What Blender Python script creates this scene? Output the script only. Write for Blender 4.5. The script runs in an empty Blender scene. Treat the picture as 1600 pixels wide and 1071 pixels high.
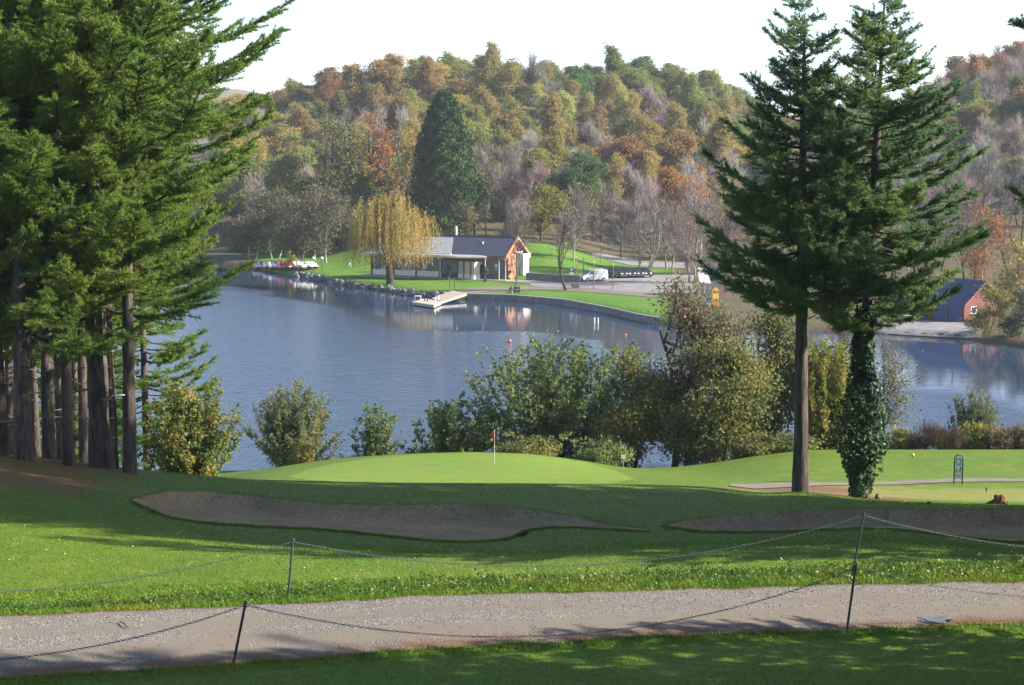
import bpy, math, random
import numpy as np
from mathutils import Vector, Matrix

# ------------------------------------------------------------------ camera, light, exposure
F_PX = 2800.0                       # focal length in pixels of a 1600 px wide picture
PITCH = math.atan(320.5 / F_PX)
sc = bpy.context.scene
cam_d = bpy.data.cameras.new('camera'); cam = bpy.data.objects.new('camera', cam_d)
sc.collection.objects.link(cam); sc.camera = cam
cam_d.sensor_width = 36.0; cam_d.lens = 36.0 * F_PX / 1600.0
cam_d.clip_start = 0.5; cam_d.clip_end = 9000
cam.location = (0, 0, 0); cam.rotation_euler = (math.pi / 2 - PITCH, 0, 0)

SUN_AZ = math.radians(95)           # clockwise from +Y towards +X
SUN_EL = math.radians(26.5)
HAZE = 0.00014                       # density of the air box at the end
SUN = Vector((math.sin(SUN_AZ) * math.cos(SUN_EL), math.cos(SUN_AZ) * math.cos(SUN_EL), math.sin(SUN_EL)))
w = bpy.data.worlds.new('World'); sc.world = w; w.use_nodes = True
wn = w.node_tree.nodes; wl = w.node_tree.links
bg = wn['Background']
sky = wn.new('ShaderNodeTexSky'); sky.sky_type = 'NISHITA'; sky.sun_disc = False
sky.sun_elevation = SUN_EL; sky.sun_rotation = SUN_AZ; sky.air_density = 1.0; sky.dust_density = 0.7; sky.ozone_density = 2.0
tint = wn.new('ShaderNodeMix'); tint.data_type = 'RGBA'; tint.blend_type = 'MULTIPLY'; tint.inputs[0].default_value = 1.0
wl.new(sky.outputs['Color'], tint.inputs[6]); tint.inputs[7].default_value = (.97, .99, 1.06, 1)      # clear autumn air
# thin bright veil that thickens towards the horizon all round
geo_ = wn.new('ShaderNodeTexCoord'); sep_ = wn.new('ShaderNodeSeparateXYZ'); wl.new(geo_.outputs['Generated'], sep_.inputs[0])
inv_ = wn.new('ShaderNodeMath'); inv_.operation = 'SUBTRACT'; inv_.use_clamp = True; inv_.inputs[0].default_value = 1.0; wl.new(sep_.outputs['Z'], inv_.inputs[1])
pw_ = wn.new('ShaderNodeMath'); pw_.operation = 'POWER'; wl.new(inv_.outputs[0], pw_.inputs[0]); pw_.inputs[1].default_value = 3.0
vm_ = wn.new('ShaderNodeVectorMath'); vm_.operation = 'SCALE'; vm_.inputs[0].default_value = (3.2, 4.0, 5.5); wl.new(pw_.outputs[0], vm_.inputs['Scale'])
ad_ = wn.new('ShaderNodeVectorMath'); ad_.operation = 'ADD'; wl.new(tint.outputs[2], ad_.inputs[0]); wl.new(vm_.outputs[0], ad_.inputs[1])
wl.new(ad_.outputs[0], bg.inputs['Color']); bg.inputs['Strength'].default_value = 0.072
sun_d = bpy.data.lights.new('sun', 'SUN'); sun_d.energy = 5.0; sun_d.angle = math.radians(0.5); sun_d.color = (1.0, 0.93, 0.82)
sun = bpy.data.objects.new('sun', sun_d); sc.collection.objects.link(sun)
sun.rotation_euler = SUN.to_track_quat('Z', 'Y').to_euler()
sc.view_settings.view_transform = 'Standard'; sc.view_settings.look = 'None'
sc.view_settings.exposure = 1.5; sc.view_settings.gamma = 1.0; sc.view_settings.use_curve_mapping = False
cy = sc.cycles
cy.use_denoising = True; cy.max_bounces = 6; cy.diffuse_bounces = 3; cy.glossy_bounces = 2; cy.transmission_bounces = 3
cy.volume_bounces = 0; cy.transparent_max_bounces = 6; cy.sample_clamp_indirect = 4.0; cy.caustics_reflective = False

# ------------------------------------------------------------------ helpers
COL = sc.collection
CP, SP = math.cos(PITCH), math.sin(PITCH)

def ray(px, py):
    """direction through a pixel of the 1600x1071 picture, scaled so that y = 1"""
    a = (np.asarray(px, float) - 800) / F_PX; b = (535.5 - np.asarray(py, float)) / F_PX
    y = CP + b * SP; z = -SP + b * CP
    return a / y, z / y            # x/y, z/y

def zat(py, Y): return ray(800, py)[1] * Y

def empty(name, loc, rz=0.0, scale=None):
    o = bpy.data.objects.new(name, None); COL.objects.link(o)
    o.location = loc; o.rotation_euler = (0, 0, rz); o.empty_display_size = 0.3
    if scale is not None: o.scale = (scale,) * 3 if np.isscalar(scale) else scale
    return o

def tag(o, label=None, cat=None, group=None, kind=None):
    if label: o['label'] = label
    if cat: o['category'] = cat
    if group: o['group'] = group
    if kind: o['kind'] = kind
    return o

def thing(name, label, cat, loc=(0, 0, 0), rz=0.0, group=None, scale=None):
    return tag(empty(name, loc, rz, scale), label, cat, group)

def link(name, me, parent=None):
    o = bpy.data.objects.new(name, me); COL.objects.link(o)
    if parent is not None: o.parent = parent
    return o

def kids(o): return [c for c in bpy.data.objects if c.parent == o]

def copy_thing(root, children, loc, rz=0.0, scale=None, label=None, group=None, color=None, cat=None):
    r = root.copy(); COL.objects.link(r); r.location = loc; r.rotation_euler = (0, 0, rz)
    if scale is not None: r.scale = (scale,) * 3 if np.isscalar(scale) else scale
    if label: r['label'] = label
    if group: r['group'] = group
    if cat: r['category'] = cat
    for c in children:
        d = c.copy(); COL.objects.link(d); d.parent = r
        if color is not None: d.color = (*color, 1)
        for g in c.children:
            e = g.copy(); COL.objects.link(e); e.parent = d
    return r

class MB:
    """collects vertices and faces (numpy), builds ONE mesh"""
    def __init__(s): s.V = []; s.F = []; s.n = 0; s.R = []
    def add(s, V, F, mi=0, rnd=None):
        V = np.asarray(V, float).reshape(-1, 3); F = np.asarray(F, int)
        s.V.append(V); s.F.append((F + s.n, mi)); s.n += len(V)
        s.R.append(np.asarray(rnd, float) if rnd is not None else np.zeros(len(F)))
        return s
    def box(s, x0, x1, y0, y1, z0, z1, mi=0):
        V = [(x, y, z) for z in (z0, z1) for y in (y0, y1) for x in (x0, x1)]
        return s.add(V, [(0, 2, 3, 1), (4, 5, 7, 6), (0, 1, 5, 4), (1, 3, 7, 5), (3, 2, 6, 7), (2, 0, 4, 6)], mi)
    def prism(s, poly, axis, a, b, mi=0):
        """poly: 2-D outline (ccw), extruded along axis from a to b"""
        n = len(poly); P = []
        for t in (a, b):
            for p in poly:
                P.append({'x': (t, p[0], p[1]), 'y': (p[0], t, p[1]), 'z': (p[0], p[1], t)}[axis])
        s.add(P, [(i, (i + 1) % n, n + (i + 1) % n, n + i) for i in range(n)], mi)
        s.poly([P[i] for i in range(n)][::-1], mi); s.poly([P[n + i] for i in range(n)], mi)
        return s
    def poly(s, pts, mi=0):
        n = len(pts)
        if n in (3, 4): return s.add(pts, [tuple(range(n))], mi)
        return s.add(pts, [(0, i, i + 1) for i in range(1, n - 1)], mi)
    def tube(s, pts, rad, k=8, mi=0, caps=True):
        pts = np.asarray(pts, float); n = len(pts); rad = np.broadcast_to(np.asarray(rad, float), (n,))
        T = np.gradient(pts, axis=0); T /= np.linalg.norm(T, axis=1)[:, None] + 1e-9
        ref = np.array([0, 0, 1.0]) if abs(T[:, 2]).mean() < .8 else np.array([1.0, 0, 0])
        U = np.cross(T, ref); U /= np.linalg.norm(U, axis=1)[:, None] + 1e-9; W = np.cross(T, U)
        a = np.arange(k) * 2 * math.pi / k
        V = pts[:, None] + rad[:, None, None] * (np.cos(a)[None, :, None] * U[:, None] + np.sin(a)[None, :, None] * W[:, None])
        i = np.arange(n - 1)[:, None] * k; j = np.arange(k)[None]; j2 = (j + 1) % k
        Fq = np.stack([i + j, i + k + j, i + k + j2, i + j2], -1).reshape(-1, 4)
        s.add(V.reshape(-1, 3), Fq, mi)
        if caps:
            b = len(s.V[-1])
            s.add(V[0], [(0, q, q + 1) for q in range(1, k - 1)], mi)
            s.add(V[-1], [(0, q + 1, q) for q in range(1, k - 1)], mi)
        return s
    def segs(s, P0, P1, R0, R1, k=3, mi=0):
        P0 = np.asarray(P0, float); P1 = np.asarray(P1, float); N = len(P0)
        if N == 0: return s
        R0 = np.broadcast_to(R0, (N,)); R1 = np.broadcast_to(R1, (N,))
        T = P1 - P0; T = T / (np.linalg.norm(T, axis=1)[:, None] + 1e-9)
        ref = np.where(np.abs(T[:, 2:3]) < .8, np.array([[0, 0, 1.0]]), np.array([[1.0, 0, 0]]))
        U = np.cross(T, ref); U /= np.linalg.norm(U, axis=1)[:, None] + 1e-9; W = np.cross(T, U)
        a = np.arange(k) * 2 * math.pi / k
        c = np.cos(a)[None, :, None] * U[:, None] + np.sin(a)[None, :, None] * W[:, None]
        V = np.concatenate([P0[:, None] + R0[:, None, None] * c, P1[:, None] + R1[:, None, None] * c], 1)
        b = (np.arange(N) * 2 * k)[:, None]; j = np.arange(k)[None]; j2 = (j + 1) % k
        Fq = np.stack([b + j, b + k + j, b + k + j2, b + j2], -1).reshape(-1, 4)
        return s.add(V.reshape(-1, 3), Fq, mi)
    def ball(s, c, r, n=8, m=6, mi=0):
        r = np.broadcast_to(np.asarray(r, float), (3,))
        V = [(0, 0, -1)] + [(math.sin(t) * math.cos(p), math.sin(t) * math.sin(p), -math.cos(t))
             for t in np.linspace(0, math.pi, m + 1)[1:-1] for p in np.arange(n) * 2 * math.pi / n] + [(0, 0, 1)]
        V = np.array(V) * r + np.asarray(c, float); L = len(V) - 1
        F3 = [(0, 1 + (i + 1) % n, 1 + i) for i in range(n)] + [(L, L - n + i, L - n + (i + 1) % n) for i in range(n)]
        F4 = [(1 + q * n + i, 1 + q * n + (i + 1) % n, 1 + (q + 1) * n + (i + 1) % n, 1 + (q + 1) * n + i) for q in range(m - 2) for i in range(n)]
        s.add(V, F4, mi); s.F.append((np.array(F3) + s.n - len(V), mi)); s.R.append(np.zeros(len(F3)))
        return s
    def mesh(s, name, mats, smooth=False, rnd=True, vattr=None):
        V = np.concatenate(s.V); me = bpy.data.meshes.new(name)
        me.vertices.add(len(V)); me.vertices.foreach_set('co', V.ravel())
        li = np.concatenate([f.ravel() for f, _ in s.F]); tot = np.concatenate([np.full(len(f), f.shape[1]) for f, _ in s.F])
        mi = np.concatenate([np.full(len(f), m) for f, m in s.F])
        me.loops.add(len(li)); me.loops.foreach_set('vertex_index', li.astype(np.int32))
        me.polygons.add(len(tot)); st = np.concatenate([[0], np.cumsum(tot)[:-1]])
        me.polygons.foreach_set('loop_start', st.astype(np.int32)); me.polygons.foreach_set('loop_total', tot.astype(np.int32))
        me.polygons.foreach_set('material_index', mi.astype(np.int32))
        me.polygons.foreach_set('use_smooth', np.full(len(tot), smooth))
        for m in (mats if isinstance(mats, (list, tuple)) else [mats]): me.materials.append(m)
        if rnd:
            at = me.attributes.new('rnd', 'FLOAT', 'FACE'); at.data.foreach_set('value', np.concatenate(s.R).astype(np.float32))
        for k, v in (vattr or {}).items():
            at = me.attributes.new(k, 'FLOAT', 'POINT'); at.data.foreach_set('value', np.asarray(v, np.float32).ravel())
        me.update(calc_edges=True); me.validate()
        return me
    def obj(s, name, mats, parent=None, smooth=False, **k):
        return link(name, s.mesh(name, mats, smooth, **k), parent)

def unit(v): return v / (np.linalg.norm(v, axis=-1, keepdims=True) + 1e-9)

def rhombs(C, size, rng, out=None, bias=0.6, aspect=0.5, tri=False):
    """leaf rhombs around centres C; normals biased towards out"""
    n = len(C); N = rng.normal(size=(n, 3)); N = unit(N)
    if out is not None: N = unit(N * (1 - bias) + unit(out) * bias)
    T = unit(np.cross(N, rng.normal(size=(n, 3)))); B = np.cross(N, T)
    s_ = (np.broadcast_to(size, (n,)) * rng.uniform(.7, 1.3, n))[:, None]
    if tri:
        V = np.stack([C - T * s_ * .5 - B * s_ * .5 * aspect, C - T * s_ * .3 + B * s_ * .6 * aspect, C + T * s_ * .6], 1)
        return V.reshape(-1, 3), np.arange(n * 3).reshape(n, 3)
    V = np.stack([C - T * s_ * .5, C + B * s_ * .5 * aspect, C + T * s_ * .5, C - B * s_ * .5 * aspect], 1)
    F = np.arange(n * 4).reshape(n, 4)
    return V.reshape(-1, 3), F

# ------------------------------------------------------------------ materials
def nodes(name):
    m = bpy.data.materials.new(name); m.use_nodes = True
    nt = m.node_tree; return m, nt.nodes, nt.links, nt.nodes['Principled BSDF']

def mix(nd, ln, fac, a, b, blend='MIX'):
    n = nd.new('ShaderNodeMix'); n.data_type = 'RGBA'; n.blend_type = blend
    for k, v in (('Factor', fac), ('A', a), ('B', b)):
        i = [s for s in n.inputs if s.name == k and (s.type == 'RGBA' or k == 'Factor' and s.type == 'VALUE')][0]
        if hasattr(v, 'links') or hasattr(v, 'is_linked'): ln.new(v, i)
        elif k == 'Factor': i.default_value = v
        else: i.default_value = (*v, 1) if len(v) == 3 else v
    return [o for o in n.outputs if o.type == 'RGBA'][0]

def ramp(nd, ln, src, p0, p1):
    n = nd.new('ShaderNodeMapRange'); n.inputs['From Min'].default_value = p0; n.inputs['From Max'].default_value = p1
    n.interpolation_type = 'SMOOTHSTEP'
    ln.new(src, n.inputs['Value']); return n.outputs['Result']

def noise(nd, ln, scale, detail=3, vec=None, rough=.55, stretch=None, world=True):
    n = nd.new('ShaderNodeTexNoise'); n.inputs['Scale'].default_value = scale; n.inputs['Detail'].default_value = detail
    n.inputs['Roughness'].default_value = rough
    if vec is None:
        if world: vec = nd.new('ShaderNodeNewGeometry').outputs['Position']
        else: vec = nd.new('ShaderNodeTexCoord').outputs['Object']
    if stretch:
        mp = nd.new('ShaderNodeMapping'); mp.inputs['Scale'].default_value = stretch; ln.new(vec, mp.inputs['Vector']); vec = mp.outputs['Vector']
    ln.new(vec, n.inputs['Vector']); return n.outputs['Fac']

def attr(nd, name):
    a = nd.new('ShaderNodeAttribute'); a.attribute_name = name; return a.outputs['Fac']

def bump(nd, ln, p, h, strength, dist=.05):
    b = nd.new('ShaderNodeBump'); b.inputs['Strength'].default_value = strength; b.inputs['Distance'].default_value = dist
    ln.new(h, b.inputs['Height']); ln.new(b.outputs['Normal'], p.inputs['Normal']); return b

def mat(name, c1, c2=None, scale=6, rough=.7, bmp=0, bscale=None, detail=4, stretch=None, spec=.3, metal=0, world=False, bdist=.05):
    m, nd, ln, p = nodes(name)
    p.inputs['Roughness'].default_value = rough; p.inputs['Specular IOR Level'].default_value = spec; p.inputs['Metallic'].default_value = metal
    if c2 is None: c2 = tuple(v * .8 for v in c1)
    f = ramp(nd, ln, noise(nd, ln, scale, detail, stretch=stretch, world=world), .3, .7)
    ln.new(mix(nd, ln, f, c1, c2), p.inputs['Base Color'])
    if bmp: bump(nd, ln, p, noise(nd, ln, bscale or scale * 4, 4, stretch=stretch, world=world), bmp, bdist)
    return m

def foliage(name, c1, c2, c3=None, trans=.3, rough=.55, spec=.25, use_obj=False, patch=.35):
    """leaf colour: per-leaf random between c1 and c2, patches of c3, thin-leaf translucency"""
    m, nd, ln, p = nodes(name)
    col = mix(nd, ln, attr(nd, 'rnd'), c1, c2)
    if c3 is not None:
        f = ramp(nd, ln, noise(nd, ln, patch, 3, world=False), .45, .62)
        col = mix(nd, ln, f, col, c3)
    if use_obj:
        oi = nd.new('ShaderNodeObjectInfo')
        col = mix(nd, ln, 1.0, col, oi.outputs['Color'], 'MULTIPLY')
    ln.new(col, p.inputs['Base Color']); p.inputs['Roughness'].default_value = rough; p.inputs['Specular IOR Level'].default_value = spec
    tr = nd.new('ShaderNodeBsdfTranslucent'); ln.new(col, tr.inputs['Color'])
    mx = nd.new('ShaderNodeMixShader'); mx.inputs[0].default_value = trans
    ln.new(p.outputs[0], mx.inputs[1]); ln.new(tr.outputs[0], mx.inputs[2])
    ln.new(mx.outputs[0], nd['Material Output'].inputs['Surface'])
    return m

M = {}
M['bark_pine'] = mat('pine bark', (.135, .105, .088), (.05, .042, .038), 7, .9, .9, 14, stretch=(1, 1, .22), spec=.1, bdist=.06)
M['bark_dark'] = mat('dark bark', (.075, .06, .05), (.04, .034, .03), 5, .9, .5, 20, spec=.1)
M['bark_pale'] = mat('pale bark', (.36, .33, .28), (.16, .145, .12), 2.5, .8, .2, 10, spec=.15)
M['twig_grey'] = foliage('grey twigs', (.24, .20, .18), (.16, .13, .115), None, 0.05)
M['needle'] = foliage('pine needles', (.175, .28, .05), (.125, .22, .042), (.225, .305, .055), .52, .45, .3, patch=.28)
M['needle_blue'] = foliage('dark pine needles', (.145, .245, .095), (.105, .19, .08), (.185, .27, .08), .55, .45, .3, patch=.3)
M['ivy'] = foliage('ivy leaves', (.035, .08, .024), (.02, .055, .018), None, .2, .5, .25)
M['hill_leaf'] = foliage('hill foliage', (1.2, 1.17, 1.12), (.78, .8, .78), (1.0, 1.15, .85), .5, .8, .1, use_obj=True)
M['hill_twig'] = foliage('hill twigs', (1.2, 1.2, 1.2), (.85, .85, .85), None, .2, .9, .05, use_obj=True)

# ------------------------------------------------------------------ the lie of the land
Z_LAKE = -23.3
def lagr(table, key):
    px = np.array([r[0] for r in table], float); return px, np.array([r[key] for r in table], float)

# near ground: feature lines (px, py, Y) of the photograph, crossing the slope one behind the other
NEAR = [
    [(-600, 1107, 21.5), (0, 1062, 25), (400, 1036, 26.2), (800, 1008, 27.4), (1200, 992, 28.3), (1600, 977, 29.2), (2200, 957, 30.6)],
    [(-600, 985, 26.5), (0, 962, 28.5), (400, 945, 29.7), (800, 928, 30.6), (1200, 918, 31.3), (1600, 910, 32.1), (2200, 895, 33.3)],
    [(-600, 935, 28.6), (0, 918, 30.6), (400, 910, 31.6), (800, 900, 32.4), (1200, 889, 33.2), (1600, 884, 34.0), (2200, 870, 35.3)],
    [(-600, 755, 48), (0, 768, 48), (200, 796, 48), (400, 828, 48), (600, 844, 48), (800, 850, 48), (1000, 842, 48), (1200, 836, 48), (1400, 831, 48), (1600, 850, 48), (2200, 855, 48)],
    [(-600, 700, 57), (0, 716, 57), (200, 750, 57), (300, 768, 57), (400, 778, 57), (600, 789, 57), (800, 796, 57), (1000, 809, 57), (1200, 802, 57), (1400, 794, 57), (1600, 797, 57), (2200, 790, 57)],
    [(-600, 690, 62), (0, 708, 62), (200, 733, 62), (300, 745, 64), (400, 753, 66), (600, 758, 66), (800, 760, 66), (1000, 764, 66), (1120, 767, 66), (1185, 776, 66), (1250, 771, 66), (1330, 779, 66), (1400, 784, 66), (1600, 790, 66), (2200, 780, 66)],
    [(-600, 780, 84), (0, 790, 84), (200, 785, 84), (300, 770, 84), (400, 752, 84), (600, 756, 84), (800, 757, 84), (1000, 758, 84), (1120, 758, 84), (1185, 764, 84), (1250, 762, 84), (1330, 765, 84), (1400, 767, 84), (1600, 768, 84), (2200, 768, 84)],
    [(-600, 790, 98), (0, 790, 98), (200, 785, 98), (300, 768, 98), (400, 743, 98), (500, 733, 98), (600, 729, 98), (800, 728, 98), (1000, 739, 98), (1100, 741, 98), (1200, 731, 98), (1300, 729, 98), (1400, 736, 98), (1600, 738, 98), (2200, 738, 98)],
    [(-600, 790, 111), (0, 780, 111), (300, 766, 111), (360, 745, 111), (450, 727, 111), (530, 716, 111), (640, 709, 111), (740, 706, 111), (830, 709, 111), (900, 718, 111), (960, 729, 111), (1010, 734, 111), (1100, 726, 111), (1180, 713, 111), (1260, 703, 111), (1400, 703, 111), (1600, 703, 111), (2200, 703, 111)],
]
S_N = np.linspace(-.56, .56, 225)
def line_world(L):
    px, py, Y = (np.array([r[i] for r in L], float) for i in range(3))
    sx, sz = ray(px, py)
    return np.interp(S_N, sx, Y), np.interp(S_N, sx, sz * Y)
rows = [line_world(L) for L in NEAR]
Yr = [np.full_like(S_N, -40), np.full_like(S_N, -6), np.full_like(S_N, 3), np.full_like(S_N, 13)]
Zr = [np.full_like(S_N, -1.0), np.full_like(S_N, -1.5), np.full_like(S_N, -2.0), np.full_like(S_N, -4.9)]
Yr.append(rows[0][0] - 3.2); Zr.append(rows[0][1] + .32)
for y, z in rows: Yr.append(y); Zr.append(z)
Yr += [np.full_like(S_N, 121), np.full_like(S_N, 127), np.full_like(S_N, 175)]
Zr += [np.minimum(np.full_like(S_N, -22.7), Zr[-1] - .2), np.full_like(S_N, -24.6), np.full_like(S_N, -27)]
Yr = np.array(Yr); Zr = np.array(Zr)

def pchip_cols(Yk, Zk, yq):
    """monotone cubic through (Yk, Zk) per column, at yq (n,)  ->  (len(yq), ncol)"""
    h = np.diff(Yk, axis=0); d = np.diff(Zk, axis=0) / h
    m = np.zeros_like(Zk); m[0] = d[0]; m[-1] = d[-1]
    w1 = 2 * h[1:] + h[:-1]; w2 = h[1:] + 2 * h[:-1]
    with np.errstate(divide='ignore', invalid='ignore'):
        hm = (w1 + w2) / (w1 / d[:-1] + w2 / d[1:])
    m[1:-1] = np.where(d[:-1] * d[1:] > 0, hm, 0)
    out = np.empty((len(yq), Yk.shape[1]))
    for c in range(Yk.shape[1]):
        k = np.clip(np.searchsorted(Yk[:, c], yq) - 1, 0, len(Yk) - 2)
        t = (yq - Yk[k, c]) / h[k, c]; t2 = t * t; t3 = t2 * t
        out[:, c] = (2*t3 - 3*t2 + 1) * Zk[k, c] + (t3 - 2*t2 + t) * h[k, c] * m[k, c] + (-2*t3 + 3*t2) * Zk[k+1, c] + (t3 - t2) * h[k, c] * m[k+1, c]
    return out
YN = np.arange(-40, 175.01, .5)
ZN = pchip_cols(Yr, Zr, YN)
ker = np.exp(-np.linspace(-2, 2, 9) ** 2); ker /= ker.sum()
ZN = np.apply_along_axis(lambda r: np.convolve(np.pad(r, 4, mode='edge'), ker, 'valid'), 1, ZN)

def bil(x0, dx, y0, dy, G, x, y):
    fx = np.clip((x - x0) / dx, 0, G.shape[1] - 1.001); fy = np.clip((y - y0) / dy, 0, G.shape[0] - 1.001)
    i = fx.astype(int); j = fy.astype(int); a = fx - i; b = fy - j
    return (G[j, i] * (1-a) + G[j, i+1] * a) * (1-b) + (G[j+1, i] * (1-a) + G[j+1, i+1] * a) * b

def near_z0(x, y):
    x = np.asarray(x, float); y = np.asarray(y, float)
    s_ = x / np.maximum(y, 12.0)
    return bil(S_N[0], S_N[1] - S_N[0], YN[0], .5, ZN, s_, y)

def hit(zf, px, py, y0, y1, n=700):
    """where the ray through a pixel first meets the ground"""
    sx, sz = ray(px, py); ys = np.linspace(y0, y1, n)
    d = zf(sx * ys, ys) - sz * ys
    k = np.argmax(d >= 0)
    if d[k] < 0: k = n - 1
    if k > 0:
        t = -d[k-1] / (d[k] - d[k-1] + 1e-12); y = ys[k-1] + np.clip(t, 0, 1) * (ys[k] - ys[k-1])
    else: y = ys[0]
    return float(sx * y), float(y)

# bunkers: outlines traced as (px, py of rear edge, py of front edge)
BUNKER_A = [(208, 782, 785), (225, 775, 793), (260, 769, 808), (300, 769, 815), (340, 772, 820), (400, 778, 823), (460, 785, 826), (520, 790, 830), (600, 791, 838), (680, 790, 846), (720, 790, 848), (770, 792, 846), (800, 795, 840), (822, 798, 829), (860, 803, 825), (900, 809, 825), (930, 816, 827), (960, 823, 829), (1014, 830, 832)]
BUNKER_B = [(1046, 822, 824), (1075, 814, 829), (1110, 809, 832), (1160, 806, 833), (1230, 804, 832), (1290, 799, 829), (1340, 797, 827), (1390, 797, 828), (1440, 799, 833), (1500, 799, 840), (1560, 798, 847), (1620, 797, 850), (1700, 797, 852), (1760, 802, 848), (1800, 815, 830)]
def bunker_outline(tab, n=160):
    px = np.linspace(tab[0][0], tab[-1][0], n); rng = np.random.default_rng(int(tab[0][0]))
    r = np.interp(px, *lagr(tab, 1)); f = np.interp(px, *lagr(tab, 2))
    j = np.convolve(rng.normal(size=n + 8), np.ones(5) / 5, 'same')[4:-4]
    env = np.minimum(1, np.minimum(np.arange(n), np.arange(n)[::-1]) / 8)
    r = r + .9 * j * env; f = np.maximum(f + 1.0 * np.roll(j, 31) * env, r + .8)
    R = np.array([hit(near_z0, a, b, 40, 66) for a, b in zip(px, r)]); Fr = np.array([hit(near_z0, a, b, 40, 66) for a, b in zip(px, f)])
    return R, Fr
OUT = [bunker_outline(BUNKER_A), bunker_outline(BUNKER_B)]

def bunker_dip(x, y):
    """how far the sand lies below the lawn's own surface"""
    x = np.asarray(x, float); y = np.asarray(y, float); d = np.zeros_like(x)
    for R, Fr in OUT:
        s_ = x / np.maximum(y, 1)
        sr = R[:, 0] / R[:, 1]; o = np.argsort(sr)
        yr = np.interp(s_, sr[o], R[o, 1]); sf = Fr[:, 0] / Fr[:, 1]; o = np.argsort(sf); yf = np.interp(s_, sf[o], Fr[o, 1])
        inside = (s_ > sr.min()) & (s_ < sr.max())
        a = np.clip((y - yf) / 4.0, 0, 1); b = np.clip((yr - y) / 1.1, 0, 1)
        d = np.maximum(d, np.where(inside, .45 * a * a * (3 - 2 * a) * b ** .6, 0))
    return d
def near_z(x, y): return near_z0(x, y) - bunker_dip(x, y)

# far shore and hill
SHORE = [(-300, 398), (300, 412), (380, 418), (440, 427), (470, 433), (540, 447), (600, 455), (650, 463), (700, 467), (728, 468), (800, 470), (880, 477), (950, 490), (1000, 502), (1060, 512), (1150, 515), (1300, 517), (1370, 522), (1450, 527), (1520, 531), (1600, 545), (1700, 560), (2000, 590), (2600, 640)]
S_F = np.linspace(-.52, .62, 380)
_sx, _sz = ray(*[np.array(v, float) for v in zip(*SHORE)])
Y_SH = np.interp(S_F, _sx, Z_LAKE / _sz)
def fl(tab, Y):
    sx, sz = ray(np.array([t[0] for t in tab], float), np.array([t[1] for t in tab], float))
    return np.interp(S_F, sx, sz) * Y
Y1 = np.maximum(312, Y_SH + 38); Y2 = Y1 + 30
F_Y = [Y_SH - 40, Y_SH - 5, Y_SH - .4, Y_SH + .5, Y_SH + 6, Y_SH + 26, Y1, Y2, np.full_like(S_F, 450), np.full_like(S_F, 565), np.full_like(S_F, 640), np.full_like(S_F, 900)]
crest_top = [(-300, 190), (300, 170), (400, 152), (440, 142), (500, 122), (550, 108), (650, 96), (720, 97), (800, 98), (900, 107), (1000, 98), (1050, 112), (1100, 122), (1150, 165), (1250, 185), (1380, 185), (1440, 152), (1480, 115), (1540, 86), (1600, 78), (1800, 60), (2200, 60)]
F_Z = [np.full_like(S_F, -27), np.full_like(S_F, -25), np.full_like(S_F, Z_LAKE - .3), np.full_like(S_F, Z_LAKE + .62), np.full_like(S_F, Z_LAKE + .85), np.full_like(S_F, Z_LAKE + 1.15),
       fl([(-300, 405), (400, 405), (560, 402), (640, 403), (740, 402), (790, 396), (812, 386), (830, 383), (860, 386), (900, 398), (940, 408), (1000, 412), (1200, 415), (1600, 415), (2000, 415)], Y1),
       fl([(-300, 378), (400, 378), (700, 372), (830, 374), (900, 378), (960, 392), (1000, 395), (1200, 385), (1600, 378), (2000, 375)], Y2),
       fl([(-300, 285), (400, 285), (700, 275), (900, 280), (1100, 290), (1300, 290), (1450, 260), (1600, 225), (2000, 215)], 450),
       fl([(a, b + 58) for a, b in crest_top], 565), fl([(a, b + 60) for a, b in crest_top], 640) - 3, np.full_like(S_F, -12)]
F_Y = np.array(F_Y); F_Z = np.array(F_Z)
YF = np.arange(150, 900.1, 1.0)
ZF = pchip_cols(F_Y, F_Z, YF)
ZF = np.apply_along_axis(lambda r: np.convolve(np.pad(r, 4, mode='edge'), ker, 'valid'), 1, ZF)
def far_z(x, y):
    x = np.asarray(x, float); y = np.asarray(y, float)
    return bil(S_F[0], S_F[1] - S_F[0], YF[0], 1.0, ZF, x / np.maximum(y, 1), y)

def on_far(px, Y):
    """point of the far ground seen in column px at depth Y"""
    x = (px - 800) / F_PX * Y
    for _ in range(3):
        z = float(far_z(x, Y)); x = (px - 800) / F_PX * (Y * CP - z * SP)
    return x, Y, z
def on_near(px, Y):
    x = (px - 800) / F_PX * Y
    for _ in range(3):
        z = float(near_z(x, Y)); x = (px - 800) / F_PX * (Y * CP - z * SP)
    return x, Y, z
def near_at(px, py, y0=22, y1=115):
    x, y = hit(near_z, px, py, y0, y1); return x, y, float(near_z(x, y))
def far_at(px, py, y0=190, y1=500):
    x, y = hit(far_z, px, py, y0, y1, 1500); return x, y, float(far_z(x, y))
def lake_at(px, py):
    sx, sz = ray(px, py); y = Z_LAKE / sz; return float(sx * y), float(y), Z_LAKE
def px_of(p):
    d = p[1] * CP - p[2] * SP; return 800 + F_PX * p[0] / d, 535.5 - F_PX * (p[1] * SP + p[2] * CP) / d
def m_per_px(Y): return Y / F_PX * 1.005

def grid_mesh(name, X, Y, Z, mats, vattr=None, smooth=True, kind='structure'):
    ny, nx = X.shape; i = np.arange(ny - 1)[:, None] * nx; j = np.arange(nx - 1)[None]
    Fq = np.stack([i + j, i + j + 1, i + nx + j + 1, i + nx + j], -1).reshape(-1, 4)
    o = MB().add(np.stack([X, Y, Z], -1), Fq).obj(name, mats, smooth=smooth, rnd=False, vattr=vattr)
    return tag(o, kind=kind)

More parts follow.
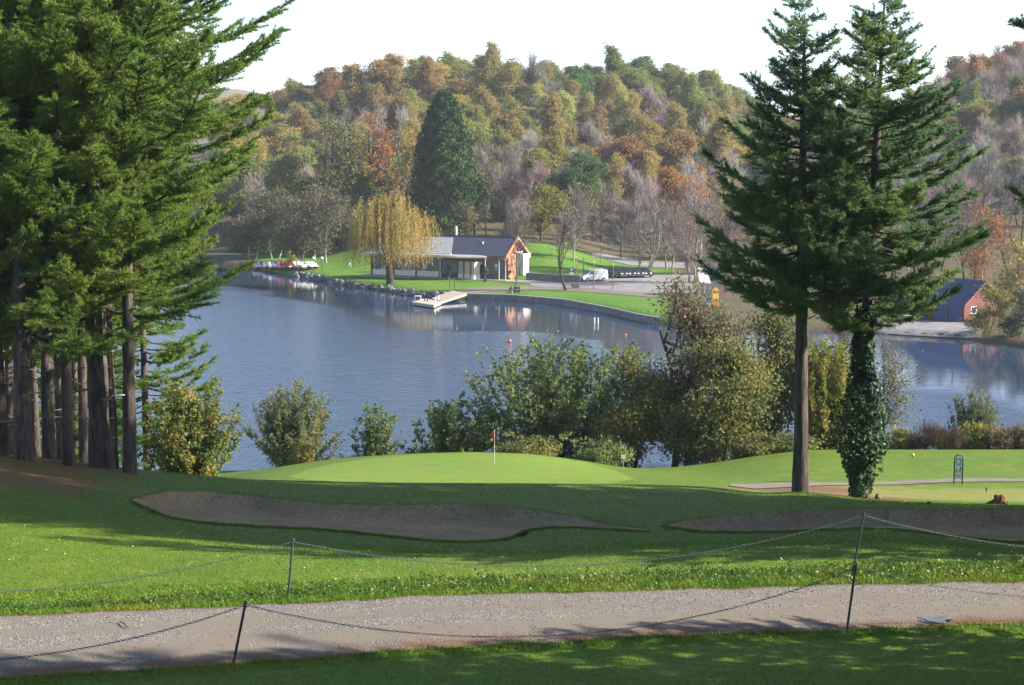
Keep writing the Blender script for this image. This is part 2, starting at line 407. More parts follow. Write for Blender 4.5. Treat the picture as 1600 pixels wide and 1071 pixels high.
# materials of the ground
def ground_material():
    m, nd, ln, p = nodes('mown grass')
    n1 = ramp(nd, ln, noise(nd, ln, .35, 4), .35, .68); n2 = noise(nd, ln, 9, 5); n3 = ramp(nd, ln, noise(nd, ln, 1.4, 4), .52, .72)
    g = mix(nd, ln, n1, (.10, .175, .013), (.13, .205, .016))
    g = mix(nd, ln, ramp(nd, ln, n2, .35, .7), g, (.075, .135, .012))
    f = nd.new('ShaderNodeMath'); f.operation = 'MULTIPLY'; ln.new(n3, f.inputs[0]); f.inputs[1].default_value = .55
    g = mix(nd, ln, f.outputs[0], g, (.19, .205, .04))
    dry = nd.new('ShaderNodeMath'); dry.operation = 'MULTIPLY_ADD'; ln.new(attr(nd, 'dry'), dry.inputs[0]); dry.inputs[1].default_value = 1.0
    nn = nd.new('ShaderNodeMath'); nn.operation = 'MULTIPLY_ADD'; ln.new(noise(nd, ln, 1.1, 5), nn.inputs[0]); nn.inputs[1].default_value = 1.2; nn.inputs[2].default_value = -.6
    ln.new(nn.outputs[0], dry.inputs[2])
    g = mix(nd, ln, ramp(nd, ln, dry.outputs[0], .25, .85), g, (.23, .23, .05))
    nee = nd.new('ShaderNodeMath'); nee.operation = 'ADD'; ln.new(attr(nd, 'needles'), nee.inputs[0]); ln.new(nn.outputs[0], nee.inputs[1])
    g = mix(nd, ln, ramp(nd, ln, nee.outputs[0], .35, .8), g, (.19, .095, .05))
    ln.new(g, p.inputs['Base Color']); p.inputs['Roughness'].default_value = .75; p.inputs['Specular IOR Level'].default_value = .15
    bump(nd, ln, p, noise(nd, ln, 26, 5), .8, .05)
    return m
M['grass'] = ground_material()
def sand_material():
    m, nd, ln, p = nodes('bunker sand')
    a = ramp(nd, ln, noise(nd, ln, .5, 4), .35, .7); b = noise(nd, ln, 12, 6)
    c = mix(nd, ln, a, (.58, .43, .26), (.46, .33, .19)); c = mix(nd, ln, ramp(nd, ln, b, .42, .72), c, (.27, .18, .11))
    ln.new(c, p.inputs['Base Color']); p.inputs['Roughness'].default_value = .95; p.inputs['Specular IOR Level'].default_value = .05
    bump(nd, ln, p, noise(nd, ln, 4.5, 7, rough=.72), 1.0, .28)
    return m
M['sand'] = sand_material()
def gravel_material(name, c1, c2, c3, dirt):
    m, nd, ln, p = nodes(name)
    v = nd.new('ShaderNodeTexVoronoi'); v.inputs['Scale'].default_value = 30; ln.new(nd.new('ShaderNodeNewGeometry').outputs['Position'], v.inputs['Vector'])
    sep = nd.new('ShaderNodeSeparateColor'); ln.new(v.outputs['Color'], sep.inputs[0])
    c = mix(nd, ln, sep.outputs[0], c1, c2); c = mix(nd, ln, ramp(nd, ln, sep.outputs[1], .75, .95), c, c3)
    nz = noise(nd, ln, .9, 6, stretch=(.4, 1.2, 1)); la = nd.new('ShaderNodeMath'); la.operation = 'MULTIPLY_ADD'; ln.new(attr(nd, 'lane'), la.inputs[0]); la.inputs[1].default_value = .42; ln.new(nz, la.inputs[2])
    d = ramp(nd, ln, la.outputs[0], .52, .78); c = mix(nd, ln, d, c, dirt); c = mix(nd, ln, ramp(nd, ln, noise(nd, ln, 3.5, 6), .55, .8), c, tuple(v * .7 for v in dirt))
    nd_ = ramp(nd, ln, noise(nd, ln, 2.2, 5, stretch=(.5, 1, 1)), .30, .55)
    e = nd.new('ShaderNodeMath'); e.operation = 'MULTIPLY'; e.use_clamp = True; ln.new(attr(nd, 'edge'), e.inputs[0]); ln.new(nd_, e.inputs[1])
    c = mix(nd, ln, e.outputs[0], c, (.15, .075, .045))
    ln.new(c, p.inputs['Base Color']); p.inputs['Roughness'].default_value = .9; p.inputs['Specular IOR Level'].default_value = .15
    inv = nd.new('ShaderNodeMath'); inv.operation = 'MULTIPLY_ADD'; ln.new(d, inv.inputs[0]); inv.inputs[1].default_value = -.8; inv.inputs[2].default_value = 1.0
    hh = nd.new('ShaderNodeMath'); hh.operation = 'MULTIPLY'; ln.new(inv.outputs[0], hh.inputs[0]); ln.new(v.outputs['Distance'], hh.inputs[1]); bump(nd, ln, p, hh.outputs[0], .5, .03)
    return m
M['gravel'] = gravel_material('gravel track', (.20, .178, .155), (.14, .125, .11), (.29, .268, .24), (.18, .15, .12))
M['footpath'] = mat('pale path', (.215, .175, .14), (.165, .135, .11), 1.2, .9, .2, 30, world=True)

# near ground sheet
xs = np.concatenate([np.arange(-62, -26, 1.5), np.arange(-26, 26, .5), np.arange(26, 64, 1.5)])
ys = np.concatenate([np.arange(-38, 18, 2.0), np.arange(18, 72, .35), np.arange(72, 132, .6), np.arange(132, 172, 6)])
X, Y = np.meshgrid(xs, ys)
rng0 = np.random.default_rng(5)
Z = near_z(X, Y) - np.clip(bunker_dip(X, Y) * 20, 0, .2)
def inside_bunker(x, y, mg):
    r = np.zeros(np.shape(x), bool); s_ = x / np.maximum(y, 1)
    for R, Fr in OUT:
        a = R[:, 0] / R[:, 1]; o = np.argsort(a); b = Fr[:, 0] / Fr[:, 1]; o2 = np.argsort(b)
        r |= (s_ > a.min()) & (s_ < a.max()) & (y > np.interp(s_, b[o2], Fr[o2, 1]) + mg) & (y < np.interp(s_, a[o], R[o, 1]) - mg)
    return r
Z = Z - np.where(inside_bunker(X, Y, .08), .12, 0)
PXg = 800 + F_PX * X / np.maximum(Y * CP - Z * SP, 1)
needles = np.clip(1 - np.abs(Y - 60) / 8, 0, 1) * np.clip((330 - PXg) / 160, 0, 1) * .9
needles = np.maximum(needles, .72 * np.clip((330 - PXg) / 220, 0, 1) * np.clip((Y - 43) / 8, 0, 1) * (Y < 75))
for (a, b, r) in ((1255, 765, 4.2), (1335, 775, 4.2), (1190, 765, 2.5)):
    qx, qy, _ = near_at(a, b, 66.5, 90) if True else (0, 0, 0)
    needles = np.maximum(needles, np.clip(1.25 - np.hypot(X - qx, (Y - qy) * .7) / r, 0, 1))
dry = np.clip((Y - 67) / 6, 0, 1) * np.clip((PXg - 1100) / 150, 0, 1) * np.clip((92 - Y) / 8, 0, 1) * .75
dry = np.maximum(dry, .3 * (Y > 68))
grid_mesh('ground', X, Y, Z, M['grass'], {'needles': needles, 'dry': dry})

def ruled(name, A, B, n, zf, off, m, vattr=None, kind='structure'):
    """sheet between two world polylines A and B (k,2), n rows, lying on the ground"""
    t = np.linspace(0, 1, n)[:, None]
    Xs = A[None, :, 0] * (1 - t) + B[None, :, 0] * t; Ys = A[None, :, 1] * (1 - t) + B[None, :, 1] * t
    return grid_mesh(name, Xs, Ys, zf(Xs, Ys) + off, m, vattr(t * np.ones_like(Xs), Xs, Ys) if vattr else None, kind=kind)

# gravel track
pxs = np.linspace(-900, 2500, 240)
jit = np.convolve(rng0.normal(size=250), np.ones(4) / 4, 'same')[:240]
lo = np.interp(pxs, *[np.array(v) for v in lagr(NEAR[0], 1)]); hi = np.interp(pxs, *[np.array(v) for v in lagr(NEAR[1], 1)])
def cross(L, ex, jitter):
    px, py, Yv = (np.array([r[i] for r in L], float) for i in range(3))
    Yq = np.interp(pxs, px, Yv) + ex + jitter
    return np.stack([(pxs - 800) / F_PX * Yq, Yq], 1)
LOW = cross(NEAR[0], 0, jit * .12); UPP = cross(NEAR[1], 0, np.roll(jit, 50) * .12)
ruled('gravel_path', LOW, UPP, 22, near_z, .02, M['gravel'], lambda t, a, b: {'edge': np.clip((.22 - t) / .14, 0, 1) + .8 * np.clip((t - .94) / .05, 0, 1), 'lane': np.exp(-((t - .33) / .13) ** 2) + .75 * np.exp(-((t - .68) / .10) ** 2)})
# bunkers
for R, Fr in OUT:
    ruled('bunker_sand', Fr, R, 40, near_z, .045, M['sand'])
# putting green (shorter, paler grass) and the tee path on the right
def green_material():
    m, nd, ln, p = nodes('putting green turf')
    c = mix(nd, ln, ramp(nd, ln, noise(nd, ln, .22, 4, stretch=(.5, 1.4, 1)), .3, .7), (.155, .225, .032), (.13, .215, .026))
    c = mix(nd, ln, ramp(nd, ln, noise(nd, ln, 1.3, 5), .5, .8), c, (.25, .235, .075))
    ln.new(c, p.inputs['Base Color']); p.inputs['Roughness'].default_value = .85; p.inputs['Specular IOR Level'].default_value = .1
    bump(nd, ln, p, noise(nd, ln, 20, 4), .25, .02)
    return m
M['green'] = green_material()
gl = [(450, 745, 746.5), (480, 734, 751), (520, 725, 753), (580, 716, 755), (640, 711, 756), (740, 707.5, 757), (830, 710.5, 758), (880, 717, 758), (920, 724, 758), (960, 735, 756), (992, 748, 749)]
gp = np.linspace(450, 992, 90)
gr = np.array([hit(near_z, a, b + .6, 68, 111) for a, b in zip(gp, np.interp(gp, *lagr(gl, 1)))]); gf = np.array([hit(near_z, a, b, 77, 111) for a, b in zip(gp, np.interp(gp, *lagr(gl, 2)))])
_j = np.convolve(rng0.normal(size=98), np.ones(5) / 5, 'same')[4:94] * .25
gf[:, 1] += _j; gr[:, 1] += np.roll(_j, 17) * .5
ruled('putting_green', gf, gr, 60, near_z, .012, M['green'])
tp = [(1140, 758, 760.5), (1180, 757, 765), (1240, 754.5, 762), (1300, 755, 759), (1360, 755, 759), (1416, 752, 758), (1490, 748, 754), (1600, 749, 753.5), (1750, 751, 756)]
tpx = np.linspace(1140, 1750, 80)
tr_ = np.array([hit(near_z, a, b, 70, 111) for a, b in zip(tpx, np.interp(tpx, *lagr(tp, 1)))]); tf_ = np.array([hit(near_z, a, b, 70, 111) for a, b in zip(tpx, np.interp(tpx, *lagr(tp, 2)))])
ruled('tee_path', tf_, tr_, 6, near_z, .035, M['footpath'])

# far bank and hill, distant ridge
M['far_grass'] = mat('far lawn', (.10, .20, .025), (.075, .16, .02), .12, .9, world=True)
def far_material():
    m, nd, ln, p = nodes('hill floor')
    n = noise(nd, ln, .12, 5)
    litter = mix(nd, ln, ramp(nd, ln, n, .35, .65), (.12, .09, .055), (.085, .08, .04))
    lawn = mix(nd, ln, ramp(nd, ln, noise(nd, ln, .25, 5), .35, .65), (.085, .19, .024), (.12, .20, .035))
    q = nd.new('ShaderNodeMath'); q.operation = 'MULTIPLY_ADD'; ln.new(noise(nd, ln, .35, 5), q.inputs[0]); q.inputs[1].default_value = .9; q.inputs[2].default_value = -.45
    q2 = nd.new('ShaderNodeMath'); ln.new(q.outputs[0], q2.inputs[0]); ln.new(attr(nd, 'lawn'), q2.inputs[1]); f = ramp(nd, ln, q2.outputs[0], .3, .6)
    c = mix(nd, ln, f, litter, lawn)
    ln.new(c, p.inputs['Base Color']); p.inputs['Roughness'].default_value = .9; p.inputs['Specular IOR Level'].default_value = .1
    bump(nd, ln, p, noise(nd, ln, 1.5, 4), .4, .3)
    return m
sf = np.linspace(-.5, .6, 230)
def fan(off):
    tl = np.array([-6, -3, -1, -.3, 0, .3, .8, 2, 4, 6, 9, 12, 16, 20, 26, 32, 38])
    return tl
ysh = np.interp(sf, S_F, Y_SH)
rowsY = [ysh + t for t in fan(0)] + [ysh + 38 + (900 - ysh - 38) * u for u in (np.linspace(0, 1, 80)[1:] ** 1.3)]
YY = np.array(rowsY); XX = YY * sf[None]; ZZ = far_z(XX, YY)
y1s = np.interp(sf, S_F, Y1); y2s = np.interp(sf, S_F, Y2)
PXf = 800 + F_PX * XX / (YY * CP - ZZ * SP)
lawn = np.clip((y1s[None] + 14 - YY) / 8, 0, 1) * np.clip((PXf - 395) / 20, 0, 1) * np.clip((1110 - PXf) / 140, 0, 1)
M['far'] = far_material()
grid_mesh('hill', XX, YY, ZZ, M['far'], {'lawn': lawn})
# distant ridge beyond
ds = np.linspace(-1.1, 1.1, 140); dy = np.array([880, 1100, 1400, 1700, 2000, 2400])
DY, DS = np.meshgrid(dy, ds, indexing='ij')
_a, _b = ray(np.array([-2500, -600, 200, 380, 440, 520, 700, 1000, 1400, 1700, 2200, 4000.]), np.array([190, 150, 132, 140, 154, 170, 185, 190, 175, 150, 160, 190.]))
top = np.interp(ds, _a, _b) * 1700
prof = np.array([-.0, .35, .75, 1, 1, .4])
DZ = -14 + (top[None] + 14) * prof[:, None]
M['moor'] = mat('distant moor', (.20, .13, .10), (.12, .10, .06), .01, .95, world=True)
tag(grid_mesh('distant_hills', DY * DS, DY, DZ, M['moor']), kind='structure')
bx = np.array([-9000, 9000.]); by = np.array([-9000, 9000.]); BX, BY = np.meshgrid(bx, by)
grid_mesh('terrain', BX, BY, np.full_like(BX, -30.0), M['moor'])

# lake
def water_material():
    m, nd, ln, p = nodes('lake water')
    p.inputs['Base Color'].default_value = (.028, .052, .095, 1); p.inputs['Roughness'].default_value = .03; p.inputs['IOR'].default_value = 1.333
    p.inputs['Specular IOR Level'].default_value = .5
    geo = nd.new('ShaderNodeNewGeometry'); pos = geo.outputs['Position']
    dist = nd.new('ShaderNodeAttribute'); dist.attribute_name = 'offshore'
    big = noise(nd, ln, .045, 3, stretch=(.35, 1, 1))
    a = nd.new('ShaderNodeMath'); a.operation = 'MULTIPLY_ADD'; ln.new(big, a.inputs[0]); a.inputs[1].default_value = 44; ln.new(dist.outputs['Fac'], a.inputs[2])
    calm = ramp(nd, ln, a.outputs[0], 60, 72)            # lee of the far bank is smooth, open water is ruffled
    n1 = noise(nd, ln, 1.6, 4, rough=.6, stretch=(.7, 1, 1)); n2 = noise(nd, ln, .5, 2, stretch=(.6, 1, 1))
    s_ = nd.new('ShaderNodeMath'); s_.operation = 'MULTIPLY_ADD'; ln.new(n2, s_.inputs[0]); s_.inputs[1].default_value = .8; ln.new(n1, s_.inputs[2])
    st = nd.new('ShaderNodeMapRange'); ln.new(calm, st.inputs['Value']); st.inputs['To Min'].default_value = .02; st.inputs['To Max'].default_value = .36
    b = nd.new('ShaderNodeBump'); b.inputs['Distance'].default_value = .35; ln.new(st.outputs[0], b.inputs['Strength']); ln.new(s_.outputs[0], b.inputs['Height'])
    ln.new(b.outputs['Normal'], p.inputs['Normal'])
    rr = nd.new('ShaderNodeMapRange'); ln.new(calm, rr.inputs['Value']); rr.inputs['To Min'].default_value = .03; rr.inputs['To Max'].default_value = .12
    ln.new(rr.outputs[0], p.inputs['Roughness'])
    return m
M['water'] = water_material()
ls = np.linspace(-.7, .75, 120); lt = np.linspace(0, 1, 20)
l0 = 112.0; l1 = np.interp(ls, S_F, Y_SH) + 5
LY = l0 + (l1[None] - l0) * lt[:, None]; LX = LY * ls[None]
grid_mesh('lake', LX, LY, np.full_like(LX, Z_LAKE), M['water'], {'offshore': (l1[None] - 5 - LY)})

# ------------------------------------------------------------------ pines
def pine_trunk(seed, H, r, lean=(0, 0), k=14):
    rng = np.random.default_rng(seed); n = 26; t = np.linspace(0, 1, n)
    pts = np.stack([lean[0] * t + .10 * np.sin(3 * t + seed), lean[1] * t + .08 * np.cos(2.3 * t + seed), t * H - .35], 1)
    pts[:, :2] -= pts[0, :2] 
    rad = r * (1 - t) ** .75 * (1 + .06 * rng.normal(size=n)) + .02; rad[0] *= 1.15; rad[1] *= 1.08
    mb = MB().tube(pts, rad, k)
    V = mb.V[0]; V[:, :2] += rng.normal(size=(len(V), 2)) * r * .035
    return mb, pts

def pine_crown(seed, H, base, Rf, spacing=.5, per=4, trunk_pts=None, e_low=.0, e_top=.6, density=1.0, nl=.175, nw=.032, per_tuft=11, tip=.06, skip=.08, lv=(.55, 1.12), l2max=1.3, vert=.26):
    """whorled branches -> side twigs -> tufts of needles; returns a collector with needles (0) and twigs (1)"""
    rng = np.random.default_rng(seed); A = []; Bn = []; Rr0 = []; Rr1 = []; TC = []; TD = []
    h = base; az0 = rng.uniform(0, 6.28)
    while h < H - .25:
        t = (h - base) / (H - base)
        for q in range(per if t < .85 else 4):
            az = az0 + q * 2 * math.pi / per + rng.normal() * .35
            L = Rf(t) * rng.uniform(*lv)
            if rng.random() < skip and t < .8: continue
            e = e_low + (e_top - e_low) * t ** 1.3 + rng.normal() * .08
            nu = 9; u = np.linspace(0, 1, nu)
            r_ = L * u * math.cos(e * .6); z_ = L * (math.sin(e) * u - .16 * np.sin(u * math.pi) * (1 - t) + tip * u ** 2.2)
            side = rng.normal() * .08 * L
            d = np.array([math.cos(az), math.sin(az)]); pd = np.array([-d[1], d[0]])
            base_xy = np.array([np.interp(h, trunk_pts[:, 2], trunk_pts[:, 0]), np.interp(h, trunk_pts[:, 2], trunk_pts[:, 1])]) if trunk_pts is not None else np.zeros(2)
            P = np.concatenate([base_xy + r_[:, None] * d + (side * u ** 2)[:, None] * pd, (h + rng.uniform(-.2, .2) + z_)[:, None]], 1)
            br = max(.012, .016 * L)
            A.append(P[:-1]); Bn.append(P[1:]); Rr0.append(br * (1 - .85 * u[:-1])); Rr1.append(br * (1 - .85 * u[1:]))
            ns = max(5, int(L * 11 * density)); us = np.sort(np.clip(.16 + .86 * rng.random(ns) ** .8, 0, 1))
            for i, uu in enumerate(us):
                f = uu * (nu - 1); k = min(int(f), nu - 2); p = P[k] + (P[k+1] - P[k]) * (f - k); ax = unit(P[k+1] - P[k])
                sgn = 1 if i % 2 else -1
                sd = unit(np.cross(ax, [0, 0, 1.0])) * sgn
                td = unit(ax * rng.uniform(.5, 1.0) + sd * rng.uniform(.5, 1.25) + np.array([0, 0, rng.uniform(-vert, vert)]))
                if uu > .93: td = unit(ax + rng.normal(size=3) * .25)
                l2 = (.28 + .28 * L * min(uu * 1.6, 1) * (1.12 - uu)) * rng.uniform(.7, 1.25); l2 = min(l2, l2max)
                e2 = p + td * l2
                A.append(p[None]); Bn.append(e2[None]); Rr0.append(np.array([.010])); Rr1.append(np.array([.004]))
                m_ = max(2, int(l2 / .10)); ts = (np.arange(m_) + .6) / m_
                TC.append(p + (e2 - p) * ts[:, None]); TD.append(np.repeat(td[None], m_, 0))
        h += spacing * rng.uniform(.75, 1.25); az0 += 1.1
    C = np.concatenate(TC); D = np.concatenate(TD); n = len(C)
    C = np.repeat(C, per_tuft, 0); D = np.repeat(D, per_tuft, 0); N = len(C)
    nd_ = unit(D * 1.0 + rng.normal(size=(N, 3)) * .8 + np.array([0, 0, .15]))
    sd = unit(np.cross(nd_, rng.normal(size=(N, 3))))
    ln_ = rng.uniform(.65, 1.2, N)[:, None] * nl
    V = np.stack([C + sd * nw * .5, C - sd * nw * .5, C + nd_ * ln_], 1).reshape(-1, 3)
    mb = MB(); rnd = np.repeat(rng.random(n), per_tuft) * .7 + rng.random(N) * .3
    mb.add(V, np.arange(N * 3).reshape(N, 3), 0, rnd)
    mb.segs(np.concatenate(A), np.concatenate(Bn), np.concatenate(Rr0), np.concatenate(Rr1), 3, 1)
    return mb

def make_pine(seed, H, base, Rf, r, label, needle='needle', group=None, stubs=6, stub_z=(1.5, 6), lean=(0, 0), **k):
    root = thing('pine_tree', label, 'pine tree', group=group)
    mb, pts = pine_trunk(seed, H, r, lean)
    mb.obj('trunk', M['bark_pine'], root, smooth=True)
    pine_crown(seed + 1, H, base, Rf, trunk_pts=pts, **k).obj('crown', [M[needle], M['bark_dark']], root)
    rng = np.random.default_rng(seed + 2)
    for i in range(stubs):
        z = rng.uniform(*stub_z); az = rng.uniform(0, 6.28); L = rng.uniform(.4, 1.3)
        rr = r * (1 - z / H) ** .75
        p = np.array([[math.cos(az) * rr * .8, math.sin(az) * rr * .8, z], [math.cos(az) * (rr + L * .5), math.sin(az) * (rr + L * .5), z + rng.uniform(-.05, .15)], [math.cos(az + .2) * (rr + L), math.sin(az + .2) * (rr + L), z + rng.uniform(-.15, .3)]])
        MB().tube(p, [.028, .02, .006], 5).obj('dead_branch', M['bark_pale'] if i % 2 else M['bark_pine'], root)
    return root

def prof(pts):
    a = np.array(pts); return lambda t: float(np.interp(t, a[:, 0], a[:, 1]))

# the two free-standing pines right of the green
PX_A, PX_B = 1251, 1345
xa, ya, za = near_at(1251, 768.5, 60, 90); xb, yb, zb = near_at(1344, 778, 60, 90)
ka = m_per_px(ya); kb = m_per_px(yb)
pa = make_pine(11, (768 - 12) * ka, (768 - 470) * ka, prof([(0, 2.6), (.1, 4.2), (.28, 4.2), (.5, 3.1), (.7, 2.0), (.88, 1.15), (1, .55)]), .29,
               'tall dark pine with a bare straight trunk, growing left of the ivy-clad pine', needle='needle_blue', stubs=2, stub_z=(4, 7), per=6, spacing=.5, density=1.3, skip=.06, lv=(.62, 1.1), vert=.34, e_top=.6, tip=.13)
pa.location = (xa, ya, za); pa.rotation_euler[2] = 2.1
pb = make_pine(23, (778 + 8) * kb, (778 - 500) * kb, prof([(0, 1.5), (.05, 3.3), (.15, 4.3), (.32, 4.1), (.5, 3.0), (.63, 3.0), (.75, 1.9), (.88, 1.4), (1, .6)]), .30,
               'tallest pine on the right, its lower trunk wrapped in thick ivy', needle='needle_blue', stubs=0, lean=(.35, 0), per=6, spacing=.5, density=1.3, skip=.06, lv=(.62, 1.1), vert=.34, e_top=.6, tip=.06)
pb.location = (xb, yb, zb); pb.rotation_euler[2] = .0
# ivy
rng = np.random.default_rng(9); n = 6500
hz = rng.random(n) ** .85 * 7.35; az = rng.uniform(0, 6.28, n)
rad = np.interp(hz, [0, .5, 1.2, 2.2, 3.2, 3.9, 4.6, 5.4, 7.4], [.34, .40, .62, .92, .90, .72, .46, .37, .30])
rad = rad * (1 + .22 * np.sin(az * 3 + hz * 2.1) + .15 * np.sin(az * 5 - hz * 3.3)) * (1 - .45 * rng.random(n) ** 3)
Ci = np.stack([np.cos(az) * rad, np.sin(az) * rad, hz], 1); Ci += rng.normal(size=Ci.shape) * .03
V, Fq = rhombs(Ci, .15, rng, np.stack([np.cos(az), np.sin(az), .5 + 0 * az], 1), .55, .8)
mb = MB().add(V, Fq, 0, rng.random(n))
for q in range(7):
    a = q * .9 + rng.random(); zz = np.linspace(-.1, 6.5, 14)
    mb.tube(np.stack([np.cos(a + .25 * np.sin(zz)) * .33, np.sin(a + .25 * np.sin(zz)) * .33, zz], 1), .022, 5, 1, caps=False)
iv = mb.obj('ivy', [M['ivy'], M['bark_dark']]); iv.location = (xb, yb, zb)
tag(iv, 'glossy dark ivy climbing and bulging round the trunk of the tallest right pine', 'ivy')

# the stand of pines on the left: three crowns built, copied with their trunks
GL = 'pines of the stand on the left rise'
big = make_pine(41, 26.0, 5.4, prof([(0, 4.8), (.12, 5.8), (.35, 6.4), (.6, 6.3), (.8, 4.6), (1, .3)]), .37, 'thickest pine trunk of the left stand, deeply furrowed, beside a thin grey dead stem', stub_z=(1.5, 5.5), stubs=7, group=GL, spacing=.68, per=4, density=1.0, e_low=.02)
slim = make_pine(57, 24.0, 6.8, prof([(0, 3.6), (.12, 5.5), (.4, 5.6), (.65, 5.0), (.85, 3.0), (1, .3)]), .205, 'slim pine at the right edge of the left stand, next to the yellow-green bush', stub_z=(2, 6.5), stubs=8, group=GL, spacing=.64, per=4, density=1.0)
low = make_pine(73, 17.0, 2.2, prof([(0, 2.6), (.2, 3.6), (.5, 3.2), (.8, 1.8), (1, .3)]), .2, 'young low-branched pine behind the left stand, hanging over the lake side', stub_z=(.8, 2), stubs=3, group=GL, spacing=.5, per=4, density=1.0)
KB, KS, KL = kids(big), kids(slim), kids(low)
big.location = on_near(158, 60.5); big.rotation_euler[2] = .4
slim.location = on_near(203, 60); slim.rotation_euler[2] = 1.0
low.location = on_near(232, 84); low.rotation_euler[2] = 2.0
for (proto, kk, px, Y, rz, s_, lab) in [
    (big, KB, 37, 58, 2.5, .80, 'broad pine trunk lit on its right side, near the left edge'),
    (slim, KS, 3, 59, 4.0, 1.0, 'pine trunk cut off by the left edge of the view'),
    (slim, KS, 77, 63, 2.2, .98, 'pine with several broken side branches between two stouter trunks'),
    (slim, KS, 108, 59, 5.2, .86, 'smooth pale grey pine trunk left of the thickest trunk'),
    (slim, KS, 131, 67, .2, .82, 'thin pine trunk just left of the thickest trunk, set back'),
    (slim, KS, 58, 69, 3.3, .72, 'narrow pine trunk set back right of the broad one near the edge'),
    (slim, KS, 173, 64, 1.7, .92, 'pale pine trunk partly hidden behind the thickest trunk'),
    (slim, KS, 97, 73, 4.4, .8, 'dark pine trunk standing far back between slim trunks'),
    (slim, KS, 17, 73, .9, .8, 'dark pine trunk farthest back near the left edge'),
    (low, KL, 120, 92, 4.1, 1.0, 'low-branched pine filling the gap behind the slim trunks'),
    (low, KL, 20, 88, 5.3, 1.05, 'low-branched pine behind the leftmost trunks'),
    (big, KB, -110, 60, 1.2, .95, 'wide pine just outside the left edge, its boughs reaching in'),
    (slim, KS, -60, 68, 2.9, 1.0, 'slim pine outside the left edge behind the wide one'),
]:
    copy_thing(proto, kk, on_near(px, Y), rz, s_, lab, GL)
# thin dead sapling beside the thick trunk
t = thing('dead_sapling', 'thin dead grey stem with bare side twigs among the left pines', 'dead tree', on_near(184, 61))
mb = MB().tube([(0, 0, -.2), (-.03, 0, 2), (-.12, .05, 4.2), (-.22, .1, 5.8)], [.06, .05, .035, .01], 7); mb.obj('trunk', M['bark_pine'], t, smooth=True)
rng = np.random.default_rng(3)
for i in range(8):
    z = rng.uniform(1, 5.2); a = rng.uniform(0, 6.28); L = rng.uniform(.4, 1.1)
    MB().tube([(-.03 * z, 0, z), (math.cos(a) * L - .03 * z, math.sin(a) * L, z + rng.uniform(0, .3))], [.016, .005], 4).obj('twig', M['bark_pale'], t)

# pines beyond the right edge of the view, whose shadows lie across the bunkers and the lawn
GR = 'pines beyond the right edge'
for (x, y, rz, s_, p_, k_) in [
    (23.0, 60.0, .3, 1.0, slim, KS), (21.5, 55.5, 1.3, 1.0, slim, KS), (20.2, 51.0, 2.6, .92, slim, KS), (19.0, 46.8, 4.0, .9, slim, KS), (18.0, 43.0, 4.6, .85, slim, KS),
    (32.0, 59.5, 2.0, 1.0, big, KB), (31.0, 54.0, 3.0, 1.0, big, KB), (29.5, 49.0, .9, 1.0, big, KB), (27.5, 44.0, 5.2, 1.0, big, KB), (42.0, 57.0, 2.9, 1.15, big, KB), (41.0, 51.0, 4.9, 1.15, big, KB), (40.0, 45.5, 1.9, 1.1, big, KB), (38.0, 41.0, 1.2, 1.1, big, KB), (27.0, 40.0, 2.2, .95, big, KB),
    (15.2, 39.2, 5.0, .74, low, KL), (14.0, 35.2, 5.5, .70, low, KL), (20.5, 36.8, .5, .7, low, KL), (13.4, 21.6, 1.5, 1.0, low, KL), (18.5, 19.5, 2.5, 1.1, low, KL), (25.0, 18.6, 3.5, 1.0, slim, KS), (33.0, 15.6, .5, 1.0, big, KB), (12.0, 18.5, .5, 1.0, low, KL), (11.6, 23.0, 2.9, .72, low, KL), (14.8, 22.8, 4.2, .72, low, KL), (10.6, 27.2, 1.1, .30, low, KL), (11.0, 26.3, .2, .34, low, KL), (9.9, 28.0, 5.2, .24, low, KL), (10.2, 25.3, 3.1, .42, low, KL), (10.6, 22.0, 1.9, .8, low, KL)]:
    copy_thing(p_, k_, (x, y, float(near_z(x, y))), rz, s_, 'pine standing outside the right edge of the view, shading the lawn', GR)

# ------------------------------------------------------------------ broadleaf trees and bushes
def curve_pts(p0, p1, n, bend, rng):
    t = np.linspace(0, 1, n)[:, None]; p0 = np.asarray(p0, float); p1 = np.asarray(p1, float)
    L = np.linalg.norm(p1 - p0); o = rng.normal(size=3) * bend * L
    return p0 + (p1 - p0) * t + o * np.sin(t * math.pi)

class Wood:
    def __init__(s): s.a = []; s.b = []; s.ra = []; s.rb = []; s.s = []
    def path(s, P, r0, r1):
        r = np.linspace(r0, r1, len(P)); s.a.append(P[:-1]); s.b.append(P[1:]); s.ra.append(r[:-1]); s.rb.append(r[1:])
    def into(s, mb, k=5, mi=0):
        a, b, ra, rb = (np.concatenate(v) for v in (s.a, s.b, s.ra, s.rb)); thin = ra < .035
        mb.segs(a[~thin], b[~thin], ra[~thin], rb[~thin], k + 1, mi); return mb.segs(a[thin], b[thin], ra[thin], rb[thin], 3, mi)

